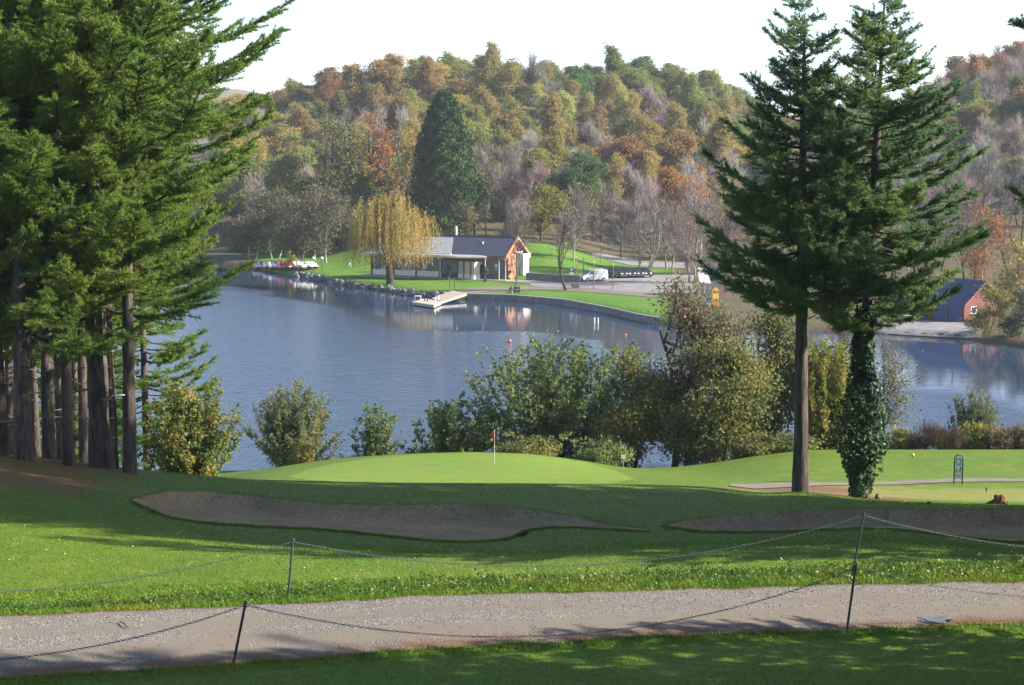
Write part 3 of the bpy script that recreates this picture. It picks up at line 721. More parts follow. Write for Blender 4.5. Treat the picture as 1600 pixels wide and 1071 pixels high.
def crown_tree(seed, H, cb, R, tr, nlimb=14, nsub=5, per=26, leaf=.35, clump=1.0, flat=.65, shape='round', stems=1, aspect=.55, spread=.25, open_=0.0, up=.4, twigs=0, tw=.02, tl=1.0, sq=1.0, droop=0.0, qlo=.55):
    """returns (wood collector, leaf collector): trunk(s), limbs, side limbs ending in leaf clumps spread through the crown"""
    rng = np.random.default_rng(seed); W_ = Wood(); C = []; O = []; T0 = []; T1 = []
    mid = np.array([0, 0, (H + cb) / 2]); ez = (H - cb) / 2
    tops = []
    for s_ in range(stems):
        a = s_ * 2.4 + rng.random(); d = spread * R if stems > 1 else .06 * R
        base = np.array([math.cos(a) * (.12 * R if stems > 1 else 0), math.sin(a) * (.12 * R if stems > 1 else 0), -.25])
        top = np.array([math.cos(a) * d, math.sin(a) * d, cb + (H - cb) * (.72 if stems == 1 else rng.uniform(.5, .85))])
        P = curve_pts(base, top, 9, .05, rng); W_.path(P, tr, tr * .22); tops.append(P)
    for i in range(nlimb):
        P = tops[i % stems]; f = rng.uniform(.25, .95); k = f * (len(P) - 1); p0 = P[min(int(k), len(P) - 2)] + (P[min(int(k), len(P)-2)+1] - P[min(int(k), len(P)-2)]) * (k - min(int(k), len(P)-2))
        az = i * 2.39996 + rng.normal() * .3; v = 1 - 2 * ((i * .618 + .3) % 1)            # height on the crown
        if shape == 'cone': rr = .15 + .85 * (1 - (v + 1) / 2) ** .9
        elif shape == 'egg': rr = math.sqrt(max(0, 1 - v * v)) * (1.0 if v < 0 else .85)
        elif shape == 'flat': rr = max(0, 1 - v ** 4) ** .5
        else: rr = max(0, 1 - abs(v) ** 2.4) ** .5
        q = rng.uniform(qlo, 1.0)
        e = mid + np.array([math.cos(az) * rr * R * q, math.sin(az) * rr * R * q * sq, v * ez * .92])
        if e[2] < p0[2] - .3 * R: p0 = P[max(0, int((len(P) - 1) * .25))]
        Q = curve_pts(p0, e, 6, .08, rng); W_.path(Q, tr * .34, tr * .08)
        for j in range(nsub):
            u = rng.uniform(.45, 1.0); k = u * 5; kk = min(int(k), 4); b0 = Q[kk] + (Q[kk+1] - Q[kk]) * (k - kk)
            dirv = unit(unit(b0 - mid * np.array([1, 1, .9])) * .55 + rng.normal(size=3) * .7 + np.array([0, 0, up - droop]))
            b1 = b0 + dirv * clump * rng.uniform(.6, 1.5)
            W_.path(np.stack([b0, (b0 + b1) / 2 + rng.normal(size=3) * .06 * clump, b1]), tr * .09 + .004, tr * .03 + .002)
            if rng.random() < open_: continue
            m_ = int(per * rng.uniform(.5, 1.4)); g = rng.normal(size=(m_, 3)) * np.array([1, 1, flat]) * clump * .45
            C.append(b1 + g); O.append(unit(g + 1e-6) + unit(b1 - mid) * .8 + np.array([0, 0, .35]))
            if twigs:
                d0 = unit(rng.normal(size=(twigs, 3)) * .8 + dirv + np.array([0, 0, up])); s0 = b0 + (b1 - b0) * rng.random((twigs, 1))
                T0.append(s0); T1.append(s0 + d0 * tl * rng.uniform(.5, 1.2, (twigs, 1)))
    wood = W_.into(MB(), 5)
    lv = MB()
    if C and per:
        C = np.concatenate(C); O = np.concatenate(O)
        V, Fq = rhombs(C, leaf, rng, O, .45, aspect * 1.15, tri=True); lv.add(V, Fq, 0, rng.random(len(C)))
    if T0:
        T0 = np.concatenate(T0); T1 = np.concatenate(T1); n = len(T0)
        sd = unit(np.cross(T1 - T0, rng.normal(size=(n, 3)))) * tw
        lv.add(np.stack([T0 + sd, T0 - sd, T1], 1).reshape(-1, 3), np.arange(3 * n).reshape(n, 3), 1 if per else 0, rng.random(n))
    return wood, lv

def plant(name, label, cat, loc, wl_, wood_mat, leaf_mats, rz=0.0, group=None, wood_name='trunk', crown_name='crown'):
    root = thing(name, label, cat, loc, rz, group); wood, lv = wl_
    wood.obj(wood_name, wood_mat, root, smooth=True)
    lv.obj(crown_name, leaf_mats, root)
    return root

# --- prototypes for the wooded hill (white leaves, coloured by each tree's own colour)
def hill_proto(kind, seed):
    if kind == 'oak':   a = crown_tree(seed, 12, 1.2, 6.6, .3, 70, 8, 30, .44, 1.3, .5, qlo=.35, open_=.1, twigs=1, tw=.03)
    elif kind == 'tall': a = crown_tree(seed, 15, 2.0, 4.8, .25, 60, 8, 28, .40, 1.15, .7, 'egg', up=.7, qlo=.45, twigs=1, tw=.03)
    elif kind == 'birch': a = crown_tree(seed, 14, 2.0, 3.9, .15, 60, 8, 24, .34, 1.0, .8, 'egg', up=.9, twigs=3, tw=.03, tl=1.4)
    elif kind == 'bare': a = crown_tree(seed, 13, 2.5, 4.2, .2, 30, 7, 0, .3, 1.7, .8, 'egg', up=.9, twigs=12, tw=.032, tl=1.9)
    root = thing('hill_tree', 'tree on the wooded hill', 'tree', (0, 0, -60)); w_, l_ = a
    w_.obj('trunk', M['bark_pale'] if kind == 'birch' else M['bark_dark'], root, smooth=True)
    l_.obj('crown', [M['hill_twig']] if kind == 'bare' else [M['hill_leaf'], M['hill_twig']], root)
    return root, kids(root)
PROTO = {k: [hill_proto(k, s_) for s_ in ss] for k, ss in (('oak', (101, 102, 103, 104)), ('tall', (111, 112, 113)), ('birch', (121, 122, 123)), ('bare', (131, 132, 133)))}
COLS = {'rust': ((.25, .145, .065), 'rust-brown'), 'orange': ((.34, .17, .05), 'bright orange'), 'olive': ((.175, .18, .06), 'olive-green'), 'green': ((.085, .125, .045), 'dark green'),
        'yellow': ((.32, .29, .10), 'pale yellow-green'), 'ochre': ((.27, .21, .075), 'ochre-yellow'), 'mauve': ((.27, .225, .195), 'mauve-grey bare'), 'grey': ((.29, .265, .23), 'pale grey bare'), 'plum': ((.20, .125, .095), 'plum-brown')}
rngh = np.random.default_rng(77)
hill = []          # (px, Y, kind, colour, scale)
def put(px, Y, kind, col, s_): hill.append((px, Y, kind, col, s_))
# crest, read off the photograph from left to right: (px, top py, kind, colour)
CREST = [(428, 150, 'bare', 'plum'), (450, 141, 'oak', 'rust'), (478, 136, 'oak', 'rust'), (505, 131, 'oak', 'rust'), (533, 116, 'oak', 'rust'), (562, 103, 'oak', 'rust'), (590, 111, 'oak', 'rust'), (618, 108, 'oak', 'olive'), (656, 89, 'oak', 'green'), (683, 98, 'oak', 'green'), (705, 92, 'oak', 'rust'), (730, 101, 'oak', 'ochre'), (752, 95, 'oak', 'olive'), (780, 101, 'oak', 'green'), (802, 104, 'oak', 'olive'), (826, 84, 'bare', 'mauve'), (845, 96, 'oak', 'plum'), (868, 100, 'oak', 'olive'), (893, 106, 'oak', 'green'), (918, 111, 'oak', 'green'), (940, 106, 'oak', 'green'), (972, 108, 'oak', 'green'), (998, 94, 'oak', 'green'), (1014, 91, 'oak', 'green'), (1038, 102, 'oak', 'olive'), (1058, 122, 'bare', 'mauve'), (1085, 130, 'bare', 'mauve'), (1100, 113, 'oak', 'rust'), (1120, 126, 'oak', 'green'), (1145, 138, 'oak', 'green'), (1168, 152, 'oak', 'olive'), (1195, 170, 'oak', 'olive'), (1225, 180, 'oak', 'rust'), (1262, 182, 'bare', 'mauve'), (1300, 182, 'oak', 'olive'), (1342, 182, 'oak', 'rust'), (1385, 180, 'bare', 'mauve'), (1425, 160, 'bare', 'mauve'), (1452, 140, 'bare', 'mauve'), (1480, 112, 'oak', 'rust'), (1505, 90, 'oak', 'rust'), (1530, 84, 'bare', 'plum'), (1556, 84, 'oak', 'rust'), (1580, 72, 'oak', 'orange'), (1600, 66, 'oak', 'orange'), (1630, 60, 'oak', 'rust'), (390, 160, 'oak', 'olive'), (350, 168, 'oak', 'rust'), (310, 170, 'bare', 'mauve')]
for px, top, kind, col in CREST:
    Y_ = 560 + rngh.uniform(-6, 8); x, y, z = on_far(px, Y_); H0 = {'oak': 12, 'tall': 15, 'birch': 14, 'bare': 13}[kind]
    put(px, Y_, kind, col, max(.7, (zat(top, Y_) - z) / H0))
# the slope below, band by band; each band lists the mix of colours seen there
def zone(px, Y):
    if px > 1400:
        if Y > 480: return [('bare', 'mauve'), ('bare', 'plum'), ('oak', 'rust'), ('bare', 'mauve')]
        if Y > 420: return [('bare', 'mauve'), ('oak', 'rust'), ('oak', 'green'), ('oak', 'olive')]
        return [('bare', 'grey'), ('bare', 'grey'), ('bare', 'mauve'), ('oak', 'olive')]
    if Y > 525:
        return [('oak', 'rust'), ('oak', 'olive'), ('oak', 'ochre'), ('bare', 'plum'), ('oak', 'olive')] if px < 850 else [('oak', 'olive'), ('birch', 'yellow'), ('oak', 'green'), ('bare', 'mauve'), ('birch', 'ochre')]
    if Y > 455:
        if px < 620: return [('oak', 'olive'), ('oak', 'rust'), ('bare', 'mauve'), ('oak', 'ochre'), ('bare', 'grey')]
        if px < 830: return [('oak', 'ochre'), ('oak', 'olive'), ('oak', 'ochre'), ('oak', 'green'), ('birch', 'ochre'), ('oak', 'rust')]
        return [('birch', 'yellow'), ('birch', 'yellow'), ('birch', 'ochre'), ('tall', 'olive'), ('bare', 'mauve'), ('oak', 'ochre')]
    if Y > 395:
        if px < 620: return [('bare', 'mauve'), ('oak', 'olive'), ('bare', 'mauve'), ('birch', 'ochre')]
        if px < 900: return [('oak', 'ochre'), ('oak', 'green'), ('birch', 'yellow'), ('oak', 'olive'), ('bare', 'grey'), ('birch', 'ochre')]
        return [('birch', 'yellow'), ('birch', 'ochre'), ('bare', 'grey'), ('oak', 'ochre'), ('birch', 'ochre'), ('oak', 'olive'), ('oak', 'rust')]
    if px < 620: return [('bare', 'mauve'), ('oak', 'olive'), ('bare', 'grey')]
    if px < 1000: return [('bare', 'grey'), ('bare', 'mauve'), ('bare', 'grey'), ('oak', 'green'), ('birch', 'ochre')]
    return [('bare', 'grey'), ('oak', 'orange'), ('bare', 'mauve'), ('birch', 'ochre'), ('bare', 'grey')]
Yb = 545.0; last = None
while Yb > 352:
    step_px = 9.2 / Yb * F_PX
    px = 330 + rngh.uniform(0, step_px)
    while px < 1660:
        if 1175 < px < 1400 and rngh.random() < .45: px += step_px; continue
        if px < 400 and rngh.random() < .6: px += step_px; continue
        yy = Yb + rngh.uniform(-6, 6); z_ = zone(px, yy); kind, col = z_[rngh.integers(len(z_))]
        if rngh.random() < .35 and last is not None: kind, col = last if last in z_ else (kind, col)
        last = (kind, col)
        if kind == 'oak' and rngh.random() < .4: kind = 'tall'
        if not (yy < 372 and 850 < px < 965):
            put(px, yy, kind, col, rngh.uniform(.85, 1.2))
        px += step_px * rngh.uniform(.8, 1.35) * (1.15 if kind == 'oak' else .95)
    Yb -= 15 if Yb > 450 else 17

def words_row(Y, px):
    if px > 1400: return ('on the right-hand hill crest' if Y > 535 else 'on the right-hand hillside' if Y > 420 else 'at the foot of the right-hand hill')
    return 'on the hill crest' if Y > 550 else 'just below the hill crest' if Y > 515 else 'on the upper hillside' if Y > 475 else 'on the middle hillside' if Y > 425 else 'on the lower hillside' if Y > 385 else 'at the foot of the hill'
KW = {'oak': 'round-headed tree', 'tall': 'tall tree', 'birch': 'slender birch-like tree', 'bare': 'leafless tree'}
def ordinal(n):
    return {1: 'first', 2: 'second', 3: 'third', 4: 'fourth', 5: 'fifth', 6: 'sixth', 7: 'seventh', 8: 'eighth', 9: 'ninth', 10: 'tenth', 11: 'eleventh', 12: 'twelfth', 13: 'thirteenth', 14: 'fourteenth', 15: 'fifteenth'}.get(n, '%dth' % n)
buckets = {}
for r in hill:
    buckets.setdefault((COLS[r[3]][1].replace(' bare', '') + ' ' + KW[r[2]], words_row(r[1], r[0])), []).append(r)
for (what, where), rs in buckets.items():
    rs.sort(key=lambda r: r[0])
    for i, (px, Y_, kind, col, s_) in enumerate(rs):
        lab = '%s %s' % (what, where) if len(rs) == 1 else '%s %s, %s from left' % (what, where, ordinal(i + 1))
        pr, pk = PROTO[kind][rngh.integers(len(PROTO[kind]))]
        c = np.array(COLS[col][0]) * rngh.uniform(1.0, 1.45) * (1 + rngh.normal(size=3) * .06)
        copy_thing(pr, pk, on_far(px, Y_), rngh.uniform(0, 6.28), (s_ * rngh.uniform(.85, 1.2), s_ * rngh.uniform(.85, 1.2), s_ * (1 if Y_ > 550 else rngh.uniform(.85, 1.15))), lab, 'trees of the wooded hill', tuple(c))
for k in PROTO:
    for r, ks in PROTO[k]:
        for c in ks: bpy.data.objects.remove(c)
        bpy.data.objects.remove(r)

# --- single trees of the far bank: placed by column, depth, and the picture row of the top
def far_plant(name, label, cat, px, Y, top, half, wood, leaf_m, seed, cbf=.25, wood_name='trunk', rz=None, py=None, **k):
    x, y, z = on_far(px, Y); H = zat(top, Y) - z; R = half * m_per_px(Y)
    return plant(name, label, cat, (x, y, z), crown_tree(seed, H, H * cbf, R, k.pop('tr', .03 * H), **k), wood, leaf_m, wood_name=wood_name), H, R
M['oak_green'] = foliage('turning oak leaves', (.085, .115, .03), (.05, .08, .025), (.21, .16, .04), .2, .7, .15, patch=.3)
M['leaf_orange'] = foliage('orange leaves', (.36, .165, .055), (.26, .12, .045), None, .3, .7, .1)
M['leaf_yellow'] = foliage('yellow leaves', (.40, .29, .07), (.27, .21, .06), None, .3, .7, .1)
M['leaf_lime'] = foliage('yellow-green leaves', (.24, .23, .045), (.15, .16, .035), None, .3, .7, .1)
M['leaf_grey'] = foliage('grey-green leaves', (.13, .125, .062), (.08, .082, .04), (.17, .13, .065), .2, .7, .1)
M['leaf_dark'] = foliage('dark green leaves', (.045, .075, .025), (.03, .05, .02), None, .15, .6, .2)
M['conifer'] = foliage('dark conifer sprays', (.034, .07, .024), (.02, .046, .018), (.05, .09, .028), .1, .7, .1, patch=.35)
M['willow'] = foliage('autumn willow leaves', (.47, .32, .085), (.32, .235, .065), (.34, .28, .07), .3, .6, .15, patch=.3)
far_plant('oak_tree', 'big dark green oak turning yellow, left of the great dark conifer', 'tree', 521, 352, 181, 62, M['bark_dark'], M['oak_green'], 201, .2, nlimb=46, nsub=7, per=26, leaf=.42, clump=1.6, flat=.55)
far_plant('orange_tree', 'rust-orange tree between the big green oak and the great conifer', 'tree', 584, 372, 178, 33, M['bark_dark'], M['leaf_orange'], 202, .2, nlimb=30, nsub=6, per=24, leaf=.4, clump=1.4)
far_plant('yellow_tree', 'pale yellow birch-like tree touching the left side of the great conifer', 'tree', 632, 352, 200, 30, M['bark_pale'], M['leaf_yellow'], 203, .2, nlimb=30, nsub=6, per=16, leaf=.34, clump=1.3, shape='egg', twigs=3, tw=.03, up=.8)
far_plant('copper_tree', 'thin coppery tree low between the willow and the great conifer', 'tree', 628, 336, 285, 32, M['bark_dark'], M['leaf_orange'], 204, .2, nlimb=22, nsub=6, per=9, leaf=.3, clump=1.3, twigs=4, tw=.03)
# great conifer: a dense cone of drooping sprays
def conifer(seed, H, R):
    rng = np.random.default_rng(seed); n = 26000
    t = rng.random(n) ** .8; az = rng.uniform(0, 6.28, n)
    prof_ = np.interp(t, [0, .06, .2, .42, .62, .8, .92, 1], [.58, .72, .9, .93, .78, .55, .36, .12])
    lump = 1 + .16 * np.sin(az * 5 + t * 21) * np.sin(t * 34 + az * 2) + .10 * np.sin(az * 9 - t * 55) + .07 * np.sin(az * 3 + t * 9)
    r = R * prof_ * lump * (1 - .30 * rng.random(n) ** 2.2)
    C = np.stack([np.cos(az) * r, np.sin(az) * r, t * H * .96 + .6 + rng.normal(size=n) * .2], 1)
    V, Fq = rhombs(C, .52, rng, np.stack([np.cos(az), np.sin(az), .2 + 0 * az], 1), .5, .6, tri=True)
    lv = MB().add(V, Fq, 0, rng.random(n)); w_ = MB().tube([(0, 0, -.3), (0, 0, H * .5), (0, 0, H * .97)], [.75, .4, .05], 10)
    return w_, lv
x, y, z = on_far(694, 334); Hc = zat(139, 334) - z
plant('giant_conifer', 'great dark green conifer, tallest tree on the far bank, behind the restaurant', 'conifer', (x, y, z), conifer(210, Hc, 50 * m_per_px(334)), M['bark_pine'], M['conifer'])
far_plant('green_tree', 'mid-green tree against the lower right side of the great conifer', 'tree', 742, 345, 268, 24, M['bark_dark'], M['leaf_dark'], 211, .1, nlimb=26, nsub=6, per=22, leaf=.4, clump=1.3, shape='egg')
far_plant('green_tree', 'small light green tree right behind the restaurant roof', 'tree', 722, 322, 318, 20, M['bark_dark'], M['leaf_grey'], 212, .1, nlimb=20, nsub=5, per=20, leaf=.35, clump=1.1)
# weeping willow
def willow(seed, H, R):
    rng = np.random.default_rng(seed); W_ = Wood(); C = []; O = []; lv = MB(); S0 = []; S1 = []
    P = curve_pts((0, 0, -.3), (-.3, .2, H * .42), 7, .03, rng); W_.path(P, .62, .42)
    P2 = curve_pts(P[-1], (.4, 0, H * .86), 6, .06, rng); W_.path(P2, .36, .1)
    for i in range(46):
        az = i * 2.39996 + rng.normal() * .2; q = math.sqrt(rng.uniform(.03, 1)); rr = R * q * .95
        zt = H * (.56 + .42 * math.sqrt(max(0, 1 - q * q)) * rng.uniform(.85, 1.02))
        e = np.array([math.cos(az) * rr, math.sin(az) * rr, zt]); p0 = (P if rng.random() < .5 else P2)[rng.integers(2, 6)]
        Q = curve_pts(p0, e, 7, .05, rng) + np.array([0, 0, 1.0]) * (np.sin(np.linspace(0, 1, 7) * math.pi) * .07 * H)[:, None]; W_.path(Q, .11, .03)
        for j in range(21):
            b = Q[3 + j % 4] + rng.normal(size=3) * np.array([.7, .7, .35]); lo_ = H * rng.choice([.14, .24, .36, .45], p=[.2, .35, .3, .15]) * rng.uniform(.85, 1.15)
            L = max(1.2, (b[2] - lo_) * rng.uniform(.55, 1.0)); m_ = int(L / .13)
            tt = np.linspace(0, 1, m_)[:, None]; sw = rng.normal(size=3) * .25; sw[2] = 0; ow = np.array([math.cos(az), math.sin(az), 0]) * .6
            q_ = b + np.array([0, 0, -1.0]) * L * tt + (ow + sw) * np.sqrt(tt) + rng.normal(size=(m_, 3)) * .07
            C.append(q_); O.append(np.repeat(np.array([[math.cos(az), math.sin(az), .2]]), m_, 0)); S0.append(q_[:-1:4][:, :]); S1.append(q_[4::4][:len(q_[:-1:4])])
    C = np.concatenate(C); O = np.concatenate(O); n = len(C)
    N = unit(rng.normal(size=(n, 3)) + O * .8); N[:, 2] *= .3; N = unit(N); T = unit(np.array([[0, 0, -1.0]]) + rng.normal(size=(n, 3)) * .35); B = unit(np.cross(N, T))
    s_ = rng.uniform(.2, .42, n)[:, None]
    V = np.stack([C - T * s_ * .5, C + B * s_ * .24, C + T * s_ * .6], 1).reshape(-1, 3)
    lv.add(V, np.arange(3 * n).reshape(n, 3), 0, rng.random(n))
    return W_.into(MB(), 7), lv
x, y, z = on_far(610, 275.5)
plant('weeping_willow', 'golden weeping willow on the lawn before the restaurant', 'willow tree', (x, y, z), willow(220, zat(300, 275.5) - z, 72 * m_per_px(275)), M['bark_dark'], M['willow'])
# grey-green trees with pale stems at the left end of the far bank
for i, (px, Y_, top, half, lab, sd, stm) in enumerate([
    (492, 322, 291, 34, 'grey-green tree with one straight pale stem by the pedal boats', 230, 1),
    (470, 318, 312, 42, 'grey-green tree with a slanting pale stem leaning left by the pedal boats', 231, 1),
    (505, 316, 300, 46, 'grey-green tree with a forked pale stem right of the pedal boats', 232, 2),
    (430, 330, 300, 44, 'grey-green tree behind the left end of the pedal boats', 233, 2),
    (545, 336, 298, 34, 'greyish tree between the big oak and the willow', 234, 1),
    (395, 330, 305, 38, 'dusky tree by the waterside next to the left pine boughs', 235, 2)]):
    r, H, R = far_plant('grey_tree', lab, 'tree', px, Y_, top, half, M['bark_pale'], [M['leaf_grey'], M['twig_grey']], sd, .22, tr=.2, nlimb=34, nsub=7, per=24, leaf=.36, clump=1.5, flat=.5, stems=stm, twigs=4, tw=.022, tl=1.3)
    if i == 1: r.rotation_euler = (0, math.radians(-9), 0)
far_plant('ivied_stump', 'ivy-covered leaning stem at the water edge before the pedal boats', 'tree', 452, 309.5, 396, 6, M['bark_dark'], M['leaf_lime'], 237, .1, tr=.28, nlimb=10, nsub=4, per=14, leaf=.3, clump=.5)
for px, Y_, top, half, lab in [(470, 352, 352, 60, 'wide dark evergreen shrub behind the pedal boats'), (545, 344, 362, 26, 'dark rounded shrub behind the lawn left of the willow'), (400, 350, 352, 40, 'dark evergreen shrub at the left end of the far bank')]:
    far_plant('evergreen_shrub', lab, 'shrub', px, Y_, top, half, M['bark_dark'], M['leaf_dark'], int(px), .02, nlimb=40, nsub=6, per=24, leaf=.42, clump=1.3, stems=4, shape='flat')
# around the car park and behind the restaurant
far_plant('lime_tree', 'rounded yellow-green tree behind the restaurant gable', 'tree', 845, 336, 292, 38, M['bark_dark'], [M['leaf_lime'], M['leaf_lime']], 240, .2, nlimb=34, nsub=6, per=24, leaf=.4, clump=1.4, shape='flat')
far_plant('olive_tree', 'olive-yellow tree right of the rounded yellow-green one', 'tree', 905, 345, 288, 26, M['bark_dark'], M['oak_green'], 241, .15, nlimb=26, nsub=6, per=18, leaf=.36, clump=1.3)
M['leaf_thin'] = foliage('last yellowing leaves', (.30, .25, .08), (.2, .17, .06), None, .3)
BARE = dict(nlimb=30, nsub=7, per=0, clump=1.8, shape='egg', up=.85, twigs=14, tw=.02, tl=1.7)
for i, (px, Y_, top, half, lab, mt, kk) in enumerate([
    (803, 305, 322, 28, 'leafless grey tree rising behind the restaurant gable', 'bark_dark', {}),
    (896, 300, 300, 30, 'leafless pale tree behind the blue parking sign', 'bark_pale', {}),
    (940, 330, 300, 32, 'leafless grey tree behind the white van', 'bark_dark', {}),
    (970, 322, 318, 30, 'leafless grey tree above the dark parked cars', 'bark_dark', {}),
    (760, 350, 250, 24, 'tall bare tree right of the great conifer', 'bark_dark', {}),
    (792, 356, 232, 26, 'tall bare pinkish tree up the slope from the gable', 'bark_dark', {}),
    (1005, 288, 300, 56, 'white-barked bare plane tree with a wide crown by the car park', 'bark_pale', {'stems': 3, 'spread': .45}),
    (1083, 272, 300, 50, 'white-barked bare plane tree with bent limbs beside the grey sail roof', 'bark_pale', {'stems': 3, 'spread': .4}),
    (1046, 300, 322, 36, 'bare plane tree between the two white-barked ones', 'bark_pale', {'stems': 2, 'spread': .35}),
    (1130, 290, 320, 36, 'bare tree half hidden by the dark pine boughs', 'bark_dark', {}),
    (1440, 262, 300, 50, 'bare spreading tree behind the tallest right pine', 'bark_dark', {'stems': 2, 'spread': .4}),
    (1515, 272, 232, 60, 'tall bare tree with dark stems behind the boathouse roof', 'bark_dark', {'stems': 3, 'spread': .4}),
    (1585, 280, 225, 60, 'tall bare grey tree at the right edge above the boathouse', 'bark_dark', {'stems': 2, 'spread': .4}),
    (1470, 300, 250, 44, 'bare grey tree between the pine and the boathouse', 'bark_dark', {})]):
    far_plant('bare_tree', lab, 'tree', px, Y_, top, half, M[mt], [M['twig_grey']], 250 + i, .22, tr=.2, **{**BARE, **kk})
for px, Y_, top, half, m_, lab, sd in [(1075, 318, 280, 34, 'leaf_orange', 'glowing orange tree behind the white-barked plane trees', 270), (1150, 325, 285, 44, 'leaf_orange', 'glowing orange tree half behind the dark pine', 271), (1120, 340, 262, 30, 'leaf_yellow', 'ochre tree above the glowing orange ones', 272),
                                   (1205, 320, 300, 40, 'leaf_yellow', 'yellow tree behind the left dark pine', 273), (1535, 262, 330, 26, 'leaf_orange', 'orange tree beside the boathouse roof', 274), (1590, 235, 385, 34, 'leaf_yellow', 'yellowing tree at the right edge beside the boathouse', 275),
                                   (1300, 300, 330, 44, 'leaf_grey', 'grey-green tree between the two dark pines', 276), (1420, 300, 330, 40, 'leaf_lime', 'yellow-green tree right of the tallest pine', 277)]:
    far_plant('autumn_tree', lab, 'tree', px, Y_, top, half, M['bark_pale'], [M[m_], M['twig_grey']], sd, .2, tr=.17, nlimb=26, nsub=6, per=14, leaf=.36, clump=1.4, twigs=3, tw=.025)
for px, Y_, top, half, m_, lab, sd in [(1542, 207, 450, 34, 'leaf_lime', 'bush before the boathouse gable, on the water edge', 280), (1590, 203, 455, 34, 'leaf_dark', 'dark bush at the right edge on the far water edge', 281), (1410, 250, 452, 30, 'leaf_lime', 'bush behind the boathouse ramp', 282)]:
    far_plant('bank_bush', lab, 'bush', px, Y_, top, half, M['bark_dark'], [M[m_], M['twig_grey']], sd, .04, tr=.07, nlimb=26, nsub=6, per=20, leaf=.22, clump=.8, stems=4, twigs=3)
# young tree on the quay and slim dark stem by the car park
far_plant('young_tree', 'slender young tree with a pale stem on the quay beside the seated person', 'tree', 806.5, 263, 374, 24, M['bark_pale'], [M['twig_grey']], 290, .42, tr=.17, nlimb=14, nsub=5, per=0, clump=1.1, shape='egg', up=.8, twigs=7, tw=.016, tl=1.1)
far_plant('dark_stem_tree', 'young tree with a dark slightly leaning stem at the car park edge', 'tree', 885, 262, 312, 20, M['bark_dark'], [M['leaf_thin'], M['twig_grey']], 291, .42, tr=.24, nlimb=16, nsub=5, per=4, leaf=.25, clump=1.2, shape='egg', up=.8, twigs=8, tw=.018, tl=1.3)

# --- bushes and trees along the near shore
M['near_green'] = foliage('alder leaves', (.19, .25, .085), (.12, .18, .06), (.25, .28, .09), .5, .6, .15, patch=.35)
M['near_lime'] = foliage('yellowing bush leaves', (.26, .28, .06), (.15, .20, .045), (.34, .27, .065), .42, .6, .15, patch=.5)
M['near_sage'] = foliage('pale green bush leaves', (.21, .25, .07), (.13, .18, .05), (.30, .26, .075), .45, .6, .15, patch=.8)
M['near_brown'] = foliage('browning tree leaves', (.23, .22, .10), (.145, .145, .065), (.21, .155, .09), .4, .6, .15, patch=.3)
M['near_dark'] = foliage('dark oak leaves', (.165, .19, .06), (.10, .12, .04), (.25, .23, .065), .42, .6, .15, patch=.4)
M['near_willow'] = foliage('grey willow leaves', (.21, .24, .115), (.13, .165, .075), (.27, .23, .08), .4, .6, .15, patch=.35)
M['dead_shrub'] = foliage('withered shrub', (.11, .07, .055), (.07, .05, .045), (.17, .13, .06), .12, .8, .1, patch=.5)
M['reed'] = foliage('dry reeds', (.26, .21, .11), (.17, .14, .07), (.25, .165, .10), .2, .7, .1, patch=.4)
def fan_bush(seed, H, R, nst=60, leaf=.17, aspect=.35, dens=9, side=.5, lean=.75, r0=.03, bare=.15, fuzz=.6, step=.055):
    """many stems rising in a fan from one stool, feathered with side shoots and leaves"""
    rng = np.random.default_rng(seed); W_ = Wood(); C = []; O = []
    for i in range(nst):
        az = i * 2.39996 + rng.normal() * .2; q = math.sqrt((i + .5) / nst); rr = R * q * rng.uniform(.75, 1.02); hh = H * math.sqrt(max(.06, 1 - (q * lean) ** 2)) * rng.uniform(.72, 1.0) * (1 if q < .8 else rng.uniform(.45, 1))
        u = np.linspace(0, 1, 7); d = np.array([math.cos(az), math.sin(az)]); s0 = rng.normal(size=2) * .12 * R
        P = np.concatenate([s0 + d * (rr * u ** .85)[:, None] + rng.normal(size=2) * .06 * R * (u ** 2)[:, None], (hh * u ** 1.08 - .2 * (1 - u))[:, None]], 1); W_.path(P, r0, .006)
        m_ = int(dens * (hh + rr) * .62) + 3
        for j in range(m_):
            k = (bare + (1 - bare) * rng.random() ** .8) * 6; kk = min(int(k), 5); b0 = P[kk] + (P[kk + 1] - P[kk]) * (k - kk); ax = unit(P[kk + 1] - P[kk])
            td = unit(ax * .9 + rng.normal(size=3) * fuzz + [0, 0, .25]); L = side * rng.uniform(.4, 1.1) * (1.1 - .5 * k / 6); n_ = max(4, int(L / step)); f = np.sort(rng.random(n_))[:, None]
            g = b0 + td * L * f + rng.normal(size=(n_, 3)) * .045; C.append(g); O.append(np.repeat((td + [0, 0, .3])[None], n_, 0))
            if j % 2 == 0: W_.path(np.stack([b0, b0 + td * L]), .007, .003)
    C = np.concatenate(C); O = np.concatenate(O); V, Fq = rhombs(C, leaf, rng, O, .3, aspect * 1.2, tri=True)
    return W_.into(MB(), 4), MB().add(V, Fq, 0, rng.random(len(C)))
def fan(name, label, cat, px, base, top, half, Y, wood, leaf_m, seed, **k):
    x, y, z = on_near(px, Y); z = max(z, Z_LAKE - .2)
    return plant(name, label, cat, (x, y, z), fan_bush(seed, zat(top, Y) - z, half * m_per_px(Y), **k), wood, leaf_m, wood_name='stems')
def near_bush(name, label, cat, px, base, top, half, Y, wood, leaf_m, seed, cbf=.06, **k):
    x, y, z = on_near(px, Y); z = max(z, Z_LAKE - .2); H = zat(top, Y) - z; R = half * m_per_px(Y)
    tr = k.pop('tr', .08)
    return plant(name, label, cat, (x, y, z), crown_tree(seed, H, max(.1, H * cbf), R, tr, **k), wood, leaf_m, wood_name='stems' if k.get('stems', 1) > 1 else 'trunk')
TW = [M['near_lime'], M['bark_dark']]
